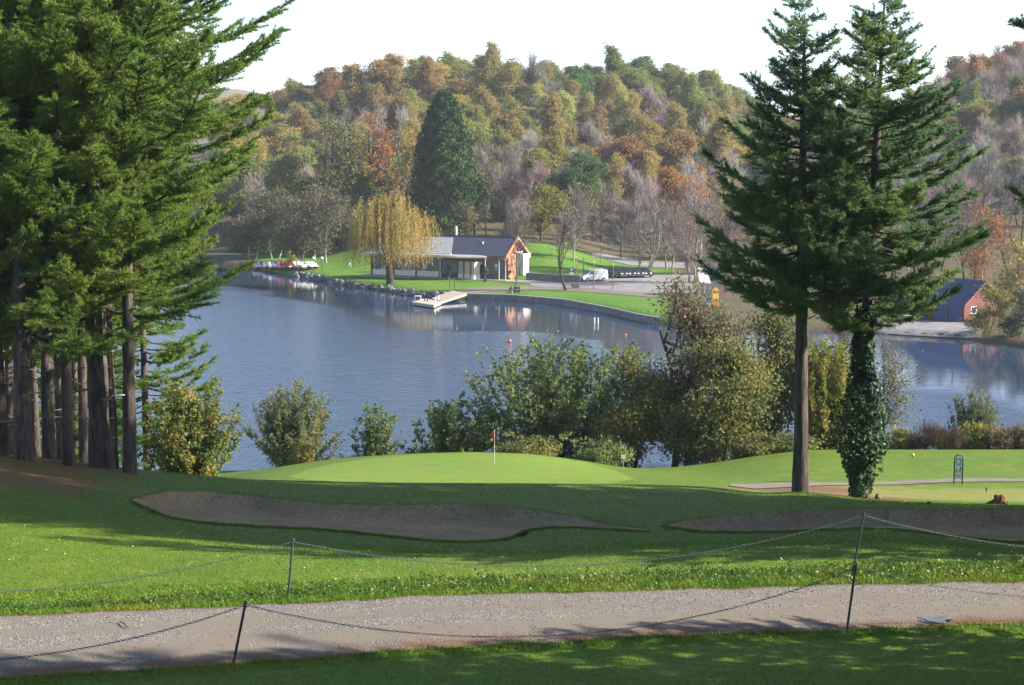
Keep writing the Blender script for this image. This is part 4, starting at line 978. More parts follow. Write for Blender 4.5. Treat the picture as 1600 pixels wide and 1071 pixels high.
fan('leafy_bush', 'yellow-green leafy bush right below the left pine stand', 'bush', 296, 740, 582, 82, 78, M['bark_dark'], [M['near_sage'], M['bark_dark']], 301, nst=80, leaf=.14, aspect=.6, dens=10, side=.7, fuzz=1.0, step=.06)
fan('willow_bush', 'feathery grey-green willow bush alone on the near shore', 'bush', 461, 722, 590, 74, 119, M['bark_dark'], [M['near_willow'], M['bark_dark']], 302, nst=110, leaf=.2, aspect=.26, dens=10, side=.8, fuzz=.85, step=.06)
fan('small_sapling', 'small light sapling between the willow bush and the green', 'bush', 588, 712, 618, 44, 120, M['bark_dark'], [M['near_green'], M['bark_dark']], 303, nst=40, leaf=.2, aspect=.5, dens=7, side=.8, lean=.95, fuzz=1.1, step=.08)
fan('low_bush', 'low dark green bush at the left foot of the big alder', 'bush', 708, 706, 615, 80, 122, M['bark_dark'], [M['near_green'], M['bark_dark']], 304, nst=70, leaf=.22, aspect=.6, dens=5, side=1.0, lean=.85, r0=.04, bare=.15, fuzz=1.2, step=.08)
fan('alder_clump', 'large many-stemmed alder clump behind the putting green', 'tree', 868, 716, 512, 186, 124, M['bark_dark'], [M['near_green'], M['bark_dark']], 305, nst=150, leaf=.2, aspect=.6, dens=3.0, side=1.6, lean=.86, r0=.05, bare=.28, fuzz=1.3, step=.085)
near_bush('alder_bush', 'paler alder bush right of the big clump, by the little white sign', 'tree', 985, 726, 560, 62, 121, M['bark_dark'], [M['near_lime'], M['bark_dark']], 306, .04, tr=.08, nlimb=54, nsub=11, per=16, leaf=0.202, clump=0.94, stems=6, spread=.5, up=.6, twigs=2, tw=.009, tl=.8)
near_bush('arching_tree', 'brownish tree with a dark arching trunk over a gap of water', 'tree', 1062, 722, 452, 92, 123, M['bark_dark'], [M['near_brown'], M['bark_dark']], 307, .2, tr=.30, nlimb=64, nsub=11, per=20, leaf=0.213, clump=1.27, flat=.45, stems=3, spread=.42, up=.35, sq=.8, twigs=4, tw=.010, tl=1.2)
near_bush('spreading_tree', 'broad dark olive tree in the middle of the near-shore thicket', 'tree', 1122, 718, 545, 72, 118, M['bark_dark'], [M['near_dark'], M['bark_dark']], 308, .06, tr=.2, nlimb=62, nsub=11, per=26, leaf=0.224, clump=1.10, flat=.5, stems=4, spread=.45, up=.3, twigs=1)
near_bush('olive_tree', 'olive-green tree of the thicket just left of the bare pine trunk', 'tree', 1196, 712, 478, 64, 124, M['bark_dark'], [M['near_dark'], M['bark_dark']], 309, .06, tr=.18, nlimb=66, nsub=11, per=23, leaf=0.224, clump=1.10, stems=4, spread=.45, up=.5, twigs=2, tw=.01)
fan('yellow_tree', 'yellow-green tree between the two right pine trunks', 'tree', 1290, 706, 512, 62, 121, M['bark_dark'], [M['near_lime'], M['bark_dark']], 310, nst=110, leaf=.2, aspect=.45, dens=8, side=.8, r0=.05, bare=.1)
near_bush('plum_bush', 'thin plum-grey twiggy bush behind the yellow-green tree', 'bush', 1310, 706, 505, 46, 134, M['bark_dark'], [M['dead_shrub']], 311, .1, tr=.1, nlimb=34, nsub=7, per=0, clump=1.3, stems=4, spread=.45, up=.7, twigs=10, tw=.012, tl=1.3)
near_bush('thin_tree', 'thin open tree with level boughs right of the ivy trunk', 'tree', 1362, 706, 520, 62, 122, M['bark_dark'], [M['near_brown'], M['bark_dark']], 312, .1, tr=.12, nlimb=34, nsub=9, per=12, leaf=0.179, clump=0.94, flat=.3, stems=2, spread=.3, up=.15, twigs=4, tw=.010, tl=1.0)
fan('grey_willow', 'silvery grey-green willow bush near the right edge', 'bush', 1522, 698, 600, 46, 119, M['bark_dark'], [M['near_willow'], M['bark_dark']], 313, nst=80, leaf=.18, aspect=.26, dens=10, side=.6)
for px, top, half, m_, lab, sd in [(1448, 680, 28, 'dead_shrub', 'dark reddish-brown shrub beside the thin dark pole', 320), (1404, 684, 22, 'near_lime', 'small yellow-green shrub at the foot of the thin open tree', 321), (1484, 688, 24, 'dead_shrub', 'low brown shrub left of the silvery willow', 322),
                               (1556, 664, 32, 'reed', 'tall straw-coloured reeds right of the silvery willow', 323), (1598, 660, 30, 'reed', 'reddish dry reeds at the right edge of the near shore', 324), (1640, 655, 40, 'reed', 'dry reeds beyond the right edge of the near shore', 325),
                               (1518, 672, 26, 'near_lime', 'yellow-leaved shrub at the foot of the silvery willow', 326), (1180, 690, 40, 'near_dark', 'dark undergrowth bush below the thicket', 327), (1240, 690, 34, 'near_dark', 'dark undergrowth bush behind the bare pine trunk', 328), (940, 700, 40, 'near_green', 'low green undergrowth right of the alder stems', 329), (820, 700, 44, 'near_dark', 'low dark undergrowth between the alder stems', 330)]:
    if m_ == 'reed' or m_ == 'dead_shrub':
        if m_ == 'reed': fan('dry_reeds', lab, 'reeds', px, 700, top, half * 1.1, 114, M['bark_dark'], [M[m_]], sd, nst=150, leaf=.2, aspect=.16, dens=6, side=.45, lean=.7, r0=.012, bare=.05)
        else: near_bush('dry_shrub', lab, 'shrub', px, 700, top, half, 114, M['bark_dark'], ([M[m_]] if m_ == 'dead_shrub' else [M[m_], M[m_]]), sd, .02, tr=.02, nlimb=60, nsub=7, per=(0 if m_ == 'dead_shrub' else 9), leaf=.16, clump=.6, stems=8, spread=.8, up=1.2, twigs=9, tw=.011, tl=.6, shape='flat')
    else:
        near_bush('low_shrub', lab, 'shrub', px, 700, top, half, 115, M['bark_dark'], [M[m_], M['bark_dark']], sd, .02, tr=.04, nlimb=40, nsub=8, per=17, leaf=0.168, clump=0.47, stems=6, spread=.7, up=.6, shape='flat')

# ------------------------------------------------------------------ built things of the far bank
def on_plane(px, py, z):
    sx, sz = ray(px, py); y = z / sz; return np.array([float(sx * y), float(y), z])
def far_strip(name, cols, m, n=5, off=.05, kind='structure', ncol=60):
    px = np.linspace(cols[0][0], cols[-1][0], ncol)
    a = np.array([far_at(p, q)[:2] for p, q in zip(px, np.interp(px, *lagr(cols, 1)))]); b = np.array([far_at(p, q)[:2] for p, q in zip(px, np.interp(px, *lagr(cols, 2)))])
    return ruled(name, b, a, n, far_z, off, m, kind=kind)
M['asphalt'] = mat('car park surface', (.27, .245, .24), (.20, .185, .18), .5, .9, .1, 8, world=True)
M['concrete'] = mat('pale concrete', (.36, .33, .29), (.27, .25, .225), .8, .85, .1, 8, world=True)
far_strip('car_park', [(828, 440, 447), (850, 438, 449), (905, 438, 450), (960, 434, 455), (1010, 430, 458), (1060, 430, 458), (1110, 432, 458)], M['asphalt'], 6, .06)
far_strip('promenade', [(690, 462, 468), (712, 456, 465), (735, 451, 460), (770, 448.5, 456), (830, 448, 453), (880, 448, 455), (920, 449, 457), (970, 452, 461), (1030, 456, 466)], M['footpath'], 5, .05)
far_strip('forecourt', [(790, 437.5, 441), (815, 437.5, 442.5), (840, 438, 445), (860, 439, 447)], M['concrete'], 4, .055)
far_strip('slipway', [(1345, 507, 519), (1372, 503, 521), (1410, 502, 524), (1465, 502, 527), (1510, 505, 529), (1534, 509, 528)], M['asphalt'], 10, .06)
far_strip('hill_road', [(925, 396, 402), (942, 397, 405), (962, 401, 410), (985, 406, 415), (1020, 409, 418), (1070, 411, 420)], M['asphalt'], 4, .06)
far_strip('shore_path', [(470, 429, 431), (500, 433, 436), (530, 437, 440), (560, 443, 446), (600, 450, 453), (640, 457, 459)], M['footpath'], 4, .05)

# quay wall with a stone cap
M['stone'] = None
def stone_material(name, c1, c2, scale, stretch=(1, 1, 1.6)):
    m, nd, ln, p = nodes(name)
    tc = nd.new('ShaderNodeNewGeometry').outputs['Position']; mp = nd.new('ShaderNodeMapping'); mp.inputs['Scale'].default_value = stretch; ln.new(tc, mp.inputs['Vector'])
    v = nd.new('ShaderNodeTexVoronoi'); v.inputs['Scale'].default_value = scale; ln.new(mp.outputs[0], v.inputs['Vector'])
    e = nd.new('ShaderNodeTexVoronoi'); e.feature = 'DISTANCE_TO_EDGE'; e.inputs['Scale'].default_value = scale; ln.new(mp.outputs[0], e.inputs['Vector'])
    sp = nd.new('ShaderNodeSeparateColor'); ln.new(v.outputs['Color'], sp.inputs[0])
    c = mix(nd, ln, sp.outputs[0], c1, c2); c = mix(nd, ln, ramp(nd, ln, e.outputs['Distance'], 0, .06), tuple(x * .5 for x in c2), c)
    ln.new(c, p.inputs['Base Color']); p.inputs['Roughness'].default_value = .9
    bump(nd, ln, p, e.outputs['Distance'], .5, .05); return m
M['stone'] = stone_material('grey wall stone', (.25, .235, .22), (.14, .135, .135), 2.4)
qp = np.linspace(727, 1030, 90); qx, qz = ray(qp, np.interp(qp, *[np.array(v, float) for v in zip(*SHORE)])); qY = Z_LAKE / qz - .5; qX = qx * qY
t = thing('quay_wall', 'curved grey stone quay wall with a pale cap along the far shore', 'wall', (float(qX[0]), float(qY[0]), Z_LAKE))
def rail(X_, Y_, dy0, dy1, z0, z1, name, m, par):
    o = par.location; mb = MB(); n = len(X_)
    S = [np.stack([X_ - o.x, Y_ + dy - o.y, np.full(n, z)], 1) for dy, z in ((dy0, z0), (dy0, z1), (dy1, z1), (dy1, z0))]
    V = np.stack(S, 1).reshape(-1, 3); i = np.arange(n - 1) * 4
    Fq = np.concatenate([np.stack([i + q, i + (q + 1) % 4, i + 4 + (q + 1) % 4, i + 4 + q], 1) for q in range(4)])
    mb.add(V, Fq[:, ::-1]); mb.add(V[:4], [(0, 1, 2, 3)]); mb.add(V[-4:], [(3, 2, 1, 0)])
    return mb.obj(name, m, par)
rail(qX, qY, 0, .55, -.8, .78, 'stone_face', M['stone'], t); rail(qX, qY, -.06, .75, .78, .92, 'cap', M['concrete'], t)

# rock bank: every rock its own piece
def rock_mesh(seed, n=7, m_=5):
    rng = np.random.default_rng(seed); mb = MB().ball((0, 0, 0), 1, n, m_); V = mb.V[0]
    d = unit(rng.normal(size=(7, 3))); h = rng.uniform(.55, .85, 7)
    for a, b in zip(d, h):
        k = V @ a; V -= np.where(k > b, k - b, 0)[:, None] * a
    V += rng.normal(size=V.shape) * .05
    return mb
M['rock'] = mat('grey shore rock', (.20, .195, .195), (.085, .085, .095), 1.4, .9, .6, 8)
RM = [rock_mesh(400 + i).mesh('rock', M['rock']) for i in range(6)]
t = thing('rock_bank', 'bank of grey boulders edging the lawn along the far shore', 'rock bank', (*lake_at(560, 450)[:2], Z_LAKE)); L0 = t.location.copy(); rng = np.random.default_rng(8)
pxr = 462.0
while pxr < 700:
    py_ = float(np.interp(pxr, *[np.array(v, float) for v in zip(*SHORE)])); x, y, _ = lake_at(pxr, py_)
    for row in range(2):
        s_ = rng.uniform(.28, .62) * (1.5 if 640 < pxr < 668 and row == 0 else 1)
        o = link('rock', RM[rng.integers(6)], t); o.location = Vector((x + rng.normal() * .25, y + row * .75 + rng.normal() * .2 - .2, Z_LAKE + .08 + row * .38)) - L0
        o.rotation_euler = rng.uniform(0, 6, 3); o.scale = (s_ * rng.uniform(.9, 1.5), s_ * rng.uniform(.9, 1.2), s_ * rng.uniform(.65, .95))
    pxr += rng.uniform(2.6, 5.0)

# ---- restaurant
M['slate'] = mat('blue-grey slate', (.085, .09, .125), (.06, .065, .09), 3, .55, .3, 14, stretch=(1, 1, 3), spec=.4)
M['zinc'] = mat('sun-toned zinc roof', (.42, .42, .44), (.36, .36, .38), 1, .45, spec=.5)  # zinc made paler, its colour standing in for sun on tilted roofs
M['white'] = mat('white paint', (.78, .76, .72), (.70, .68, .64), 2, .5)
M['timber'] = mat('red-brown timber', (.26, .085, .045), (.18, .06, .035), 3, .6, .2, 20, stretch=(1, 1, .3))
M['orangewood'] = mat('orange cladding', (.40, .20, .115), (.32, .155, .085), 3, .6, .2, 12, stretch=(3, 3, .2))
M['wallstone'] = stone_material('dark coursed stone', (.17, .17, .19), (.10, .105, .125), 3.2, (1, 1, 2.2))
M['render'] = mat('pale render', (.62, .58, .52), (.54, .50, .45), 1.5, .8, .1, 9)
M['darkmetal'] = mat('dark metal', (.035, .04, .045), (.05, .05, .055), 8, .5, spec=.5)
def glass_mat(name, c):
    m, nd, ln, p = nodes(name); p.inputs['Base Color'].default_value = (*c, 1); p.inputs['Roughness'].default_value = .06; p.inputs['Specular IOR Level'].default_value = .6
    b = noise(nd, ln, 1.3, 2, world=False); bump(nd, ln, p, b, .06, .05); return m
M['glass'] = glass_mat('dark window glass', (.03, .04, .055))
x, y, z = far_at(791, 437.5)
R0 = thing('restaurant', 'lakeside restaurant with dark slate roof, timber gable and white canopy', 'building', (x, y, z), math.radians(-27))
P = lambda name, m, mb, par=R0: mb.obj(name, m, par)
P('stone_wall', M['wallstone'], MB().box(-4.0, .0, 0, .35, -.5, 2.95))
P('rear_wall', M['render'], MB().box(-24, -.3, 6.9, 7.2, -.5, 3.7))
P('fascia_board', M['timber'], MB().box(-4.0, .05, -.12, .3, 2.953, 3.72))
w_ = P('slit_window', M['white'], MB().box(-1.95, -1.6, -.04, .2, 1.5, 2.4)); P('pane', M['glass'], MB().box(-1.88, -1.67, -.055, .1, 1.57, 2.0), w_)
# slate roof as a solid with thickness
def roof(x0, x1, y0, yr, y1, ze, zr, th=.16, x1t=None, x0t=None):
    mb = MB(); x1t = x1 if x1t is None else x1t; x0t = x0 if x0t is None else x0t
    for (ya, yb) in ((y0, yr), (y1, yr)):
        A = [(x0, ya, ze), (x1, ya, ze), (x1t, yb, zr), (x0t, yb, zr)]; B = [(a, b, c - th) for a, b, c in A]
        mb.add(A + B, [(0, 1, 2, 3), (7, 6, 5, 4), (0, 4, 5, 1), (1, 5, 6, 2), (2, 6, 7, 3), (3, 7, 4, 0)])
    return mb
P('slate_roof', M['slate'], roof(-14.5, .05, -.55, 3.6, 7.75, 3.72, 6.5))
P('ridge_tile', M['darkmetal'], MB().box(-14.5, .05, 3.48, 3.72, 6.44, 6.56))
z_r = MB().add([(-24, -1.2, 3.95), (-9.2, -1.2, 3.95), (-10.9, 2.6, 6.25), (-24, 2.6, 6.25), (-24, -1.2, 3.75), (-9.2, -1.2, 3.75), (-10.9, 2.6, 6.05), (-24, 2.6, 6.05)], [(0, 1, 2, 3), (7, 6, 5, 4), (0, 4, 5, 1), (1, 5, 6, 2), (2, 6, 7, 3), (3, 7, 4, 0)])
zr_o = P('zinc_roof', M['zinc'], z_r); P('gutter', M['white'], MB().box(-24, -9.15, -1.34, -1.205, 3.72, 3.97), zr_o)  # light grey here carries the sunlit look of this slope
P('vent', M['white'], MB().tube([(-5.2, 2.0, 5.1), (-5.2, 2.0, 5.75)], .12, 8))
P('flue', M['render'], MB().tube([(-11.6, 4.8, 5), (-11.6, 4.8, 7.9)], .22, 10))
# canopy with a prow, its posts
cp = [(-24.5, -3.7), (-10.2, -3.7), (-6.6, -4.0), (-2.2, -2.2), (-4.1, -.13), (-24.5, -.13)]
P('canopy', [M['white']], MB().prism(cp, 'z', 3.45, 3.68)); P('canopy_soffit', M['timber'], MB().box(-10, -4.2, -1.1, -.14, 2.75, 3.446))
P('canopy_roof', M['zinc'], MB().prism([(-24.2, -3.4), (-10.2, -3.4), (-6.8, -3.6), (-2.9, -2.0), (-4.3, -.3), (-24.2, -.3)], 'z', 3.683, 3.76))
for (px_, yy) in ((-20.1, -3.5), (-15.7, -3.5), (-9.9, -3.5), (-2.5, -2.3), (-.55, -1.4), (.35, -.9)):
    q = P('canopy_post', M['white'], MB().tube([(px_, yy, -.5), (px_, yy, 3.45)], .055, 8)); P('foot', M['concrete'], MB().box(px_ - .16, px_ + .16, yy - .16, yy + .16, -.8, .12), q)
P('canopy_arm', M['timber'], MB().box(-.62, .42, -1.45, -.1, 3.3, 3.44))
# glazed fronts
P('terrace', M['concrete'], MB().box(-25, 1.3, -2.6, -.02, -.9, .07))
P('plinth_wall', M['white'], MB().box(-24.4, -11.6, -.4, -.1, -.5, .95))
for a, b in ((-24.3, -20.4), (-20.1, -16.2), (-15.9, -11.9)):
    P('window', M['glass'], MB().box(a, b, -.3, -.18, .953, 3.44))
for c in (-24.4, -20.25, -16.05, -11.75): P('timber_post', M['timber'], MB().box(c - .14, c + .14, -.5, -.05, -.5, 3.447))
P('glass_front', M['glass'], MB().box(-11.6, -8.4, -.2, -.08, .1, 2.9)); P('timber_post', M['timber'], MB().box(-8.5, -8.2, -.6, 0, -.4, 2.9)); P('timber_beam', M['timber'], MB().box(-11.6, -8.5, -.5, -.05, 2.9, 3.44))
# the lit bay: turned towards the sun, pale panels between timber posts
bay = [(-8.2, -.6), (-4.6, -2.0), (-4.2, -1.0), (-4.2, -.02), (-8.2, -.02)]
P('bay_wall', M['render'], MB().prism(bay, 'z', -.4, 2.75)); P('bay_base', M['white'], MB().prism([(-8.25, -.68), (-4.62, -2.1), (-4.1, -1.0), (-4.1, 0), (-8.25, 0)], 'z', -.4, .75))
for f in (.36, .78):
    px_, yy = -8.2 + 3.6 * f, -.6 - 1.4 * f; P('timber_post', M['timber'], MB().box(px_ - .13, px_ + .13, yy - .13, yy + .2, -.4, 2.75))
P('door', M['glass'], MB().box(-4.19, -4.1, -.95, -.1, 0, 2.3))
# gable end towards the sun
P('gable_wall', M['orangewood'], MB().box(-.25, .02, .5, 3.3, -.5, 4.0)); P('gable_recess', M['timber'], MB().prism([(.4, 3.6), (6.8, 3.6), (3.6, 6.25)], 'x', -.6, -.4))
P('door', M['darkmetal'], MB().box(-.4, -.3, 3.3, 5.3, -.2, 3.6)); P('white_wall', M['white'], MB().box(-.3, .35, 5.3, 7.25, -.5, 3.75)); P('white_corbel', M['white'], MB().box(-.3, .5, 7.25, 7.6, 3.1, 3.78))
for (ya, yb) in ((-.6, 3.6), (7.8, 3.6)):
    s_ = 1 if yb > ya else -1; mb = MB(); A = [(.06, ya, 3.3), (.06, ya, 3.74), (.06, yb, 6.62), (.06, yb, 6.2)]; B = [(.34, a[1], a[2]) for a in A]
    mb.add(A + B, [(0, 1, 2, 3), (7, 6, 5, 4), (0, 4, 5, 1), (1, 5, 6, 2), (2, 6, 7, 3), (3, 7, 4, 0)]); P('barge_board', M['orangewood'], mb)
P('tie_beam', M['white'], MB().box(.06, .3, 2.7, 5.2, 4.05, 4.25)); P('king_post', M['timber'], MB().box(.08, .28, 3.5, 3.72, 4.253, 6.2))
P('corner_post', M['timber'], MB().box(.02, .26, .1, .36, -.5, 3.28))
M['pot'] = mat('dark plant pot', (.06, .045, .04), (.09, .06, .05), 4, .7)
def potted(px, py, lab, s_=1.0):
    x, y, z = far_at(px, py); t = thing('potted_shrub', lab, 'plant pot', (x, y, z + .02), group='planters before the restaurant', scale=s_)
    MB().tube([(0, 0, 0), (0, 0, .5)], [.24, .33], 10).obj('pot', M['pot'], t)
    w_, l_ = crown_tree(int(px), 1.7, .7, .45, .03, nlimb=14, nsub=4, per=10, leaf=.16, clump=.25); V0 = w_.V[0]; V0[:, 2] += .5
    for v in l_.V: v[:, 2] += .45
    w_.obj('stem', M['bark_dark'], t); l_.obj('leaves', M['leaf_grey'], t)
potted(700, 437.5, 'potted shrub in front of the dark glazing of the restaurant'); potted(758.5, 441, 'potted shrub at the foot of the canopy prow post'); potted(795.5, 437.8, 'dark pot with a low plant beside the orange gable wall', .7); potted(781, 438, 'small dark pot before the stone wall', .55)

# low wall behind the forecourt
a = far_at(822, 437); b = far_at(905, 442); n = 20; X_ = np.linspace(a[0], b[0], n); Y_ = np.linspace(a[1], b[1], n)
t = thing('low_wall', 'low grey stone wall below the grass mound beside the gable', 'wall', (a[0], a[1], min(a[2], b[2])))
rail(X_, Y_, 0, .4, -.4, 1.0, 'stone_face', M['stone'], t); rail(X_, Y_, -.05, .45, 1.0, 1.1, 'cap', M['concrete'], t)

# floating dock and gangway
M['deck'] = mat('weathered deck boards', (.48, .40, .32), (.38, .32, .26), 1.4, .8, .2, 12, stretch=(1, 6, 1))
zd = Z_LAKE + .55
def deck_poly(pts, z0, th): return [tuple(on_plane(a, b, z0)) for a, b in pts]
t = thing('dock', 'pale wooden landing stage with a gangway reaching into the lake', 'dock', (*lake_at(690, 470)[:2], Z_LAKE)); o = np.array(t.location)
def slab(pix, zs, th, name, m, par=t):
    A = [on_plane(a, b, Z_LAKE + z_) - o for (a, b), z_ in zip(pix, zs)]; B = [v - np.array([0, 0, th]) for v in A]; n = len(A); mb = MB()
    if np.cross(A[1] - A[0], A[2] - A[1])[2] < 0: A = A[::-1]; B = B[::-1]
    mb.add(A + B, [(i, n + i, n + (i + 1) % n, (i + 1) % n) for i in range(n)]); mb.poly(A); mb.poly(B[::-1]); return mb.obj(name, m, par)
gang = [(674.5, 466.5), (707, 454.5), (729, 459), (690, 471.5)]; gz = [.5, .95, .95, .5]
plat = [(644, 472), (663.5, 466.5), (690, 471.6), (678, 477)]
NB = 22                                                    # single deck boards of the gangway
GA = [on_plane(a, b, Z_LAKE + q) for (a, b), q in zip(gang, gz)]
for i in range(NB):
    f0, f1 = i / NB + .003, (i + 1) / NB - .003; pl = [GA[0] + (GA[1] - GA[0]) * f0, GA[0] + (GA[1] - GA[0]) * f1, GA[3] + (GA[2] - GA[3]) * f1, GA[3] + (GA[2] - GA[3]) * f0]
    A = [p_ - o + np.array([0, 0, .04]) for p_ in pl][::-1]; B = [v - np.array([0, 0, .06]) for v in A]; mb = MB()
    mb.add(A + B, [(0, 4, 5, 1), (1, 5, 6, 2), (2, 6, 7, 3), (3, 7, 4, 0), (0, 1, 2, 3)]); mb.obj('plank', M['deck'], t)
slab(gang, [q - .03 for q in gz], .32, 'gangway_frame', M['concrete']); slab(plat, [.5] * 4, .4, 'platform', M['deck'])
for a, b in ((680, 477.5), (685, 475), (664, 476), (668, 476.5)):
    p_ = on_plane(a, b, Z_LAKE) - o; MB().tube([p_ - [0, 0, .6], p_ + [0, 0, 1.15 if a > 675 else .85]], .09, 8).obj('pile', M['white'] if a > 675 else M['darkmetal'], t)
p_ = on_plane(653, 468.5, Z_LAKE + .5) - o; bq = MB().box(p_[0] - .45, p_[0] + .5, p_[1] - .3, p_[1] + .3, .95, 1.05)
for dx in (-.4, .4): bq.box(p_[0] + dx - .05, p_[0] + dx + .05, p_[1] - .25, p_[1] + .25, .5, .95)
bq.obj('bench', M['white'], t)
for px, py, m_, lab in ((703, 452.5, 'darkmetal', 'dark green slim pole on the lawn beside the gangway'), (710, 454.2, 'timber', 'reddish slim pole at the head of the gangway')):
    x, y, z = far_at(px, py); t = thing('slim_pole', lab, 'pole', (x, y, z)); MB().tube([(0, 0, -.3), (0, 0, 2.5)], .05, 8).obj('shaft', M[m_], t); MB().ball((0, 0, 2.54), .07, 8, 5).obj('cap', M[m_], t); MB().box(-.1, .1, -.1, .1, -.2, .06).obj('foot', M['concrete'], t)

# ---- people
def person(name, label, loc, rz, joints, cloth, hairc, trousers_top, skin_c=(.45, .27, .19)):
    """one continuous skinned figure; hair as a child. joints: name -> (pos, radius, parent)"""
    me = bpy.data.meshes.new('person'); keys = list(joints); V = [joints[k][0] for k in keys]
    E = [(keys.index(joints[k][2]), keys.index(k)) for k in keys if joints[k][2]]
    me.from_pydata(V, E, []); o = link(name, me); o.location = loc; o.rotation_euler = (0, 0, rz)
    md = o.modifiers.new('skin', 'SKIN'); sv = me.skin_vertices[0].data
    for i, k in enumerate(keys): sv[i].radius = joints[k][1] if not np.isscalar(joints[k][1]) else (joints[k][1],) * 2
    sv[0].use_root = True; o.modifiers.new('sub', 'SUBSURF').levels = 2; o.modifiers['sub'].render_levels = 2
    m, nd, ln, p = nodes(label[:20]); co = nd.new('ShaderNodeTexCoord').outputs['Object']; sx = nd.new('ShaderNodeSeparateXYZ'); ln.new(co, sx.inputs[0])
    def step(zc):
        g = nd.new('ShaderNodeMath'); g.operation = 'GREATER_THAN'; ln.new(sx.outputs['Z'], g.inputs[0]); g.inputs[1].default_value = zc; return g.outputs[0]
    c = mix(nd, ln, step(trousers_top[0]), cloth[2], cloth[1]); c = mix(nd, ln, step(trousers_top[1]), c, cloth[0]); c = mix(nd, ln, step(trousers_top[2]), c, skin_c)
    ln.new(c, p.inputs['Base Color']); p.inputs['Roughness'].default_value = .8; me.materials.append(m)
    tag(o, label, 'person')
    h = np.array(joints['head'][0]); hb = MB().ball(h + [0, .025, .045], (.105, .115, .11), 10, 7)
    V_ = hb.V[0]; hb.obj('hair', mat('hair ' + label[:8], hairc, None, 20, .8), o, smooth=True)
    return o
def standing(step_=.22, bend=0.0):
    J = {'hips': ((0, 0, .95), (.15, .11), None), 'waist': ((0, -.02, 1.12), (.14, .1), 'hips'), 'chest': ((0, -.03 - bend * .5, 1.33), (.18, .12), 'waist'), 'neck': ((0, -.04 - bend, 1.5), .055, 'chest'), 'head': ((0, -.06 - bend, 1.63), (.09, .105), 'neck'), 'crown': ((0, -.05 - bend, 1.73), .07, 'head')}
    for s_, n_ in ((-1, 'l'), (1, 'r')):
        y_ = step_ * s_
        J['hip' + n_] = ((.09 * s_, 0, .9), .1, 'hips'); J['knee' + n_] = ((.1 * s_, -.06 - y_ * .4, .5), .07, 'hip' + n_); J['ankle' + n_] = ((.1 * s_, -y_ + .04, .09), .045, 'knee' + n_); J['toe' + n_] = ((.11 * s_, -y_ - .13, .04), .04, 'ankle' + n_)
        J['sho' + n_] = ((.19 * s_, -.03 - bend * .7, 1.42), .07, 'chest'); J['elb' + n_] = ((.25 * s_, .02 + y_ * .6, 1.15), .05, 'sho' + n_); J['wri' + n_] = ((.24 * s_, -.1 + y_ * .9, .93), .035, 'elb' + n_); J['hand' + n_] = ((.235 * s_, -.14 + y_ * .95, .83), .03, 'wri' + n_)
    return J
x, y, z = far_at(546, 419.5)
person('person', 'person walking on the far lawn in dark top and grey trousers, left of the willow', (x, y, z + .02), math.radians(70), standing(.3), ((.05, .045, .06), (.40, .40, .40), (.03, .03, .03)), (.03, .03, .03), (.1, 1.0, 1.53))
def sitting():
    J = {'hips': ((0, 0, .45), (.16, .13), None), 'waist': ((0, -.03, .62), (.15, .11), 'hips'), 'chest': ((0, -.12, .82), (.18, .12), 'waist'), 'neck': ((0, -.17, .98), .055, 'chest'), 'head': ((0, -.22, 1.1), (.09, .105), 'neck'), 'crown': ((0, -.22, 1.2), .07, 'head')}
    for s_, n_ in ((-1, 'l'), (1, 'r')):
        J['hip' + n_] = ((.1 * s_, -.06, .45), .1, 'hips'); J['knee' + n_] = ((.12 * s_, -.46, .48), .07, 'hip' + n_); J['ankle' + n_] = ((.12 * s_, -.45, .09), .045, 'knee' + n_); J['toe' + n_] = ((.12 * s_, -.62, .04), .04, 'ankle' + n_)
        J['sho' + n_] = ((.19 * s_, -.12, .9), .07, 'chest'); J['elb' + n_] = ((.24 * s_, -.22, .66), .05, 'sho' + n_); J['wri' + n_] = ((.16 * s_, -.42, .57), .035, 'elb' + n_); J['hand' + n_] = ((.13 * s_, -.5, .55), .03, 'wri' + n_)
    return J
x, y, z = far_at(797, 459.5)
person('person', 'person with dark hair and dark top sitting by the quay edge near the young tree', (x, y, z + .02), math.radians(50), sitting(), ((.03, .03, .04), (.33, .36, .42), (.6, .6, .6)), (.025, .02, .02), (.1, .52, 1.02))
t = thing('bench', 'low wooden block seat on the quay grass under the seated person', 'bench', (x + .02, y + .02, z)); t.rotation_euler[2] = math.radians(50)
MB().box(-.5, .5, -.16, .22, .27, .335).obj('seat', M['timber'], t)
for dx in (-.4, .32): MB().box(dx, dx + .1, -.12, .18, -.1, .27).obj('leg', M['concrete'], t)
x, y, z = far_at(803.5, 459.2); t = thing('tree_guard', 'dark wooden guard box round the foot of the slender quay tree', 'tree guard', (x + .35, y, z))
for i, (dx, dy) in enumerate(((-.35, -.35), (.35, -.35), (.35, .35), (-.35, .35))): MB().box(dx - .05, dx + .05, dy - .05, dy + .05, -.1, 1.15).obj('post', M['bark_dark'], t)
MB().box(-.39, .39, -.44, -.405, .25, .55).box(-.39, .39, -.44, -.405, .7, 1.0).box(-.44, -.405, -.39, .39, .25, .55).box(-.44, -.405, -.39, .39, .7, 1.0).box(.405, .44, -.39, .39, .25, .55).box(.405, .44, -.39, .39, .7, 1.0).obj('board_frame', M['bark_dark'], t)

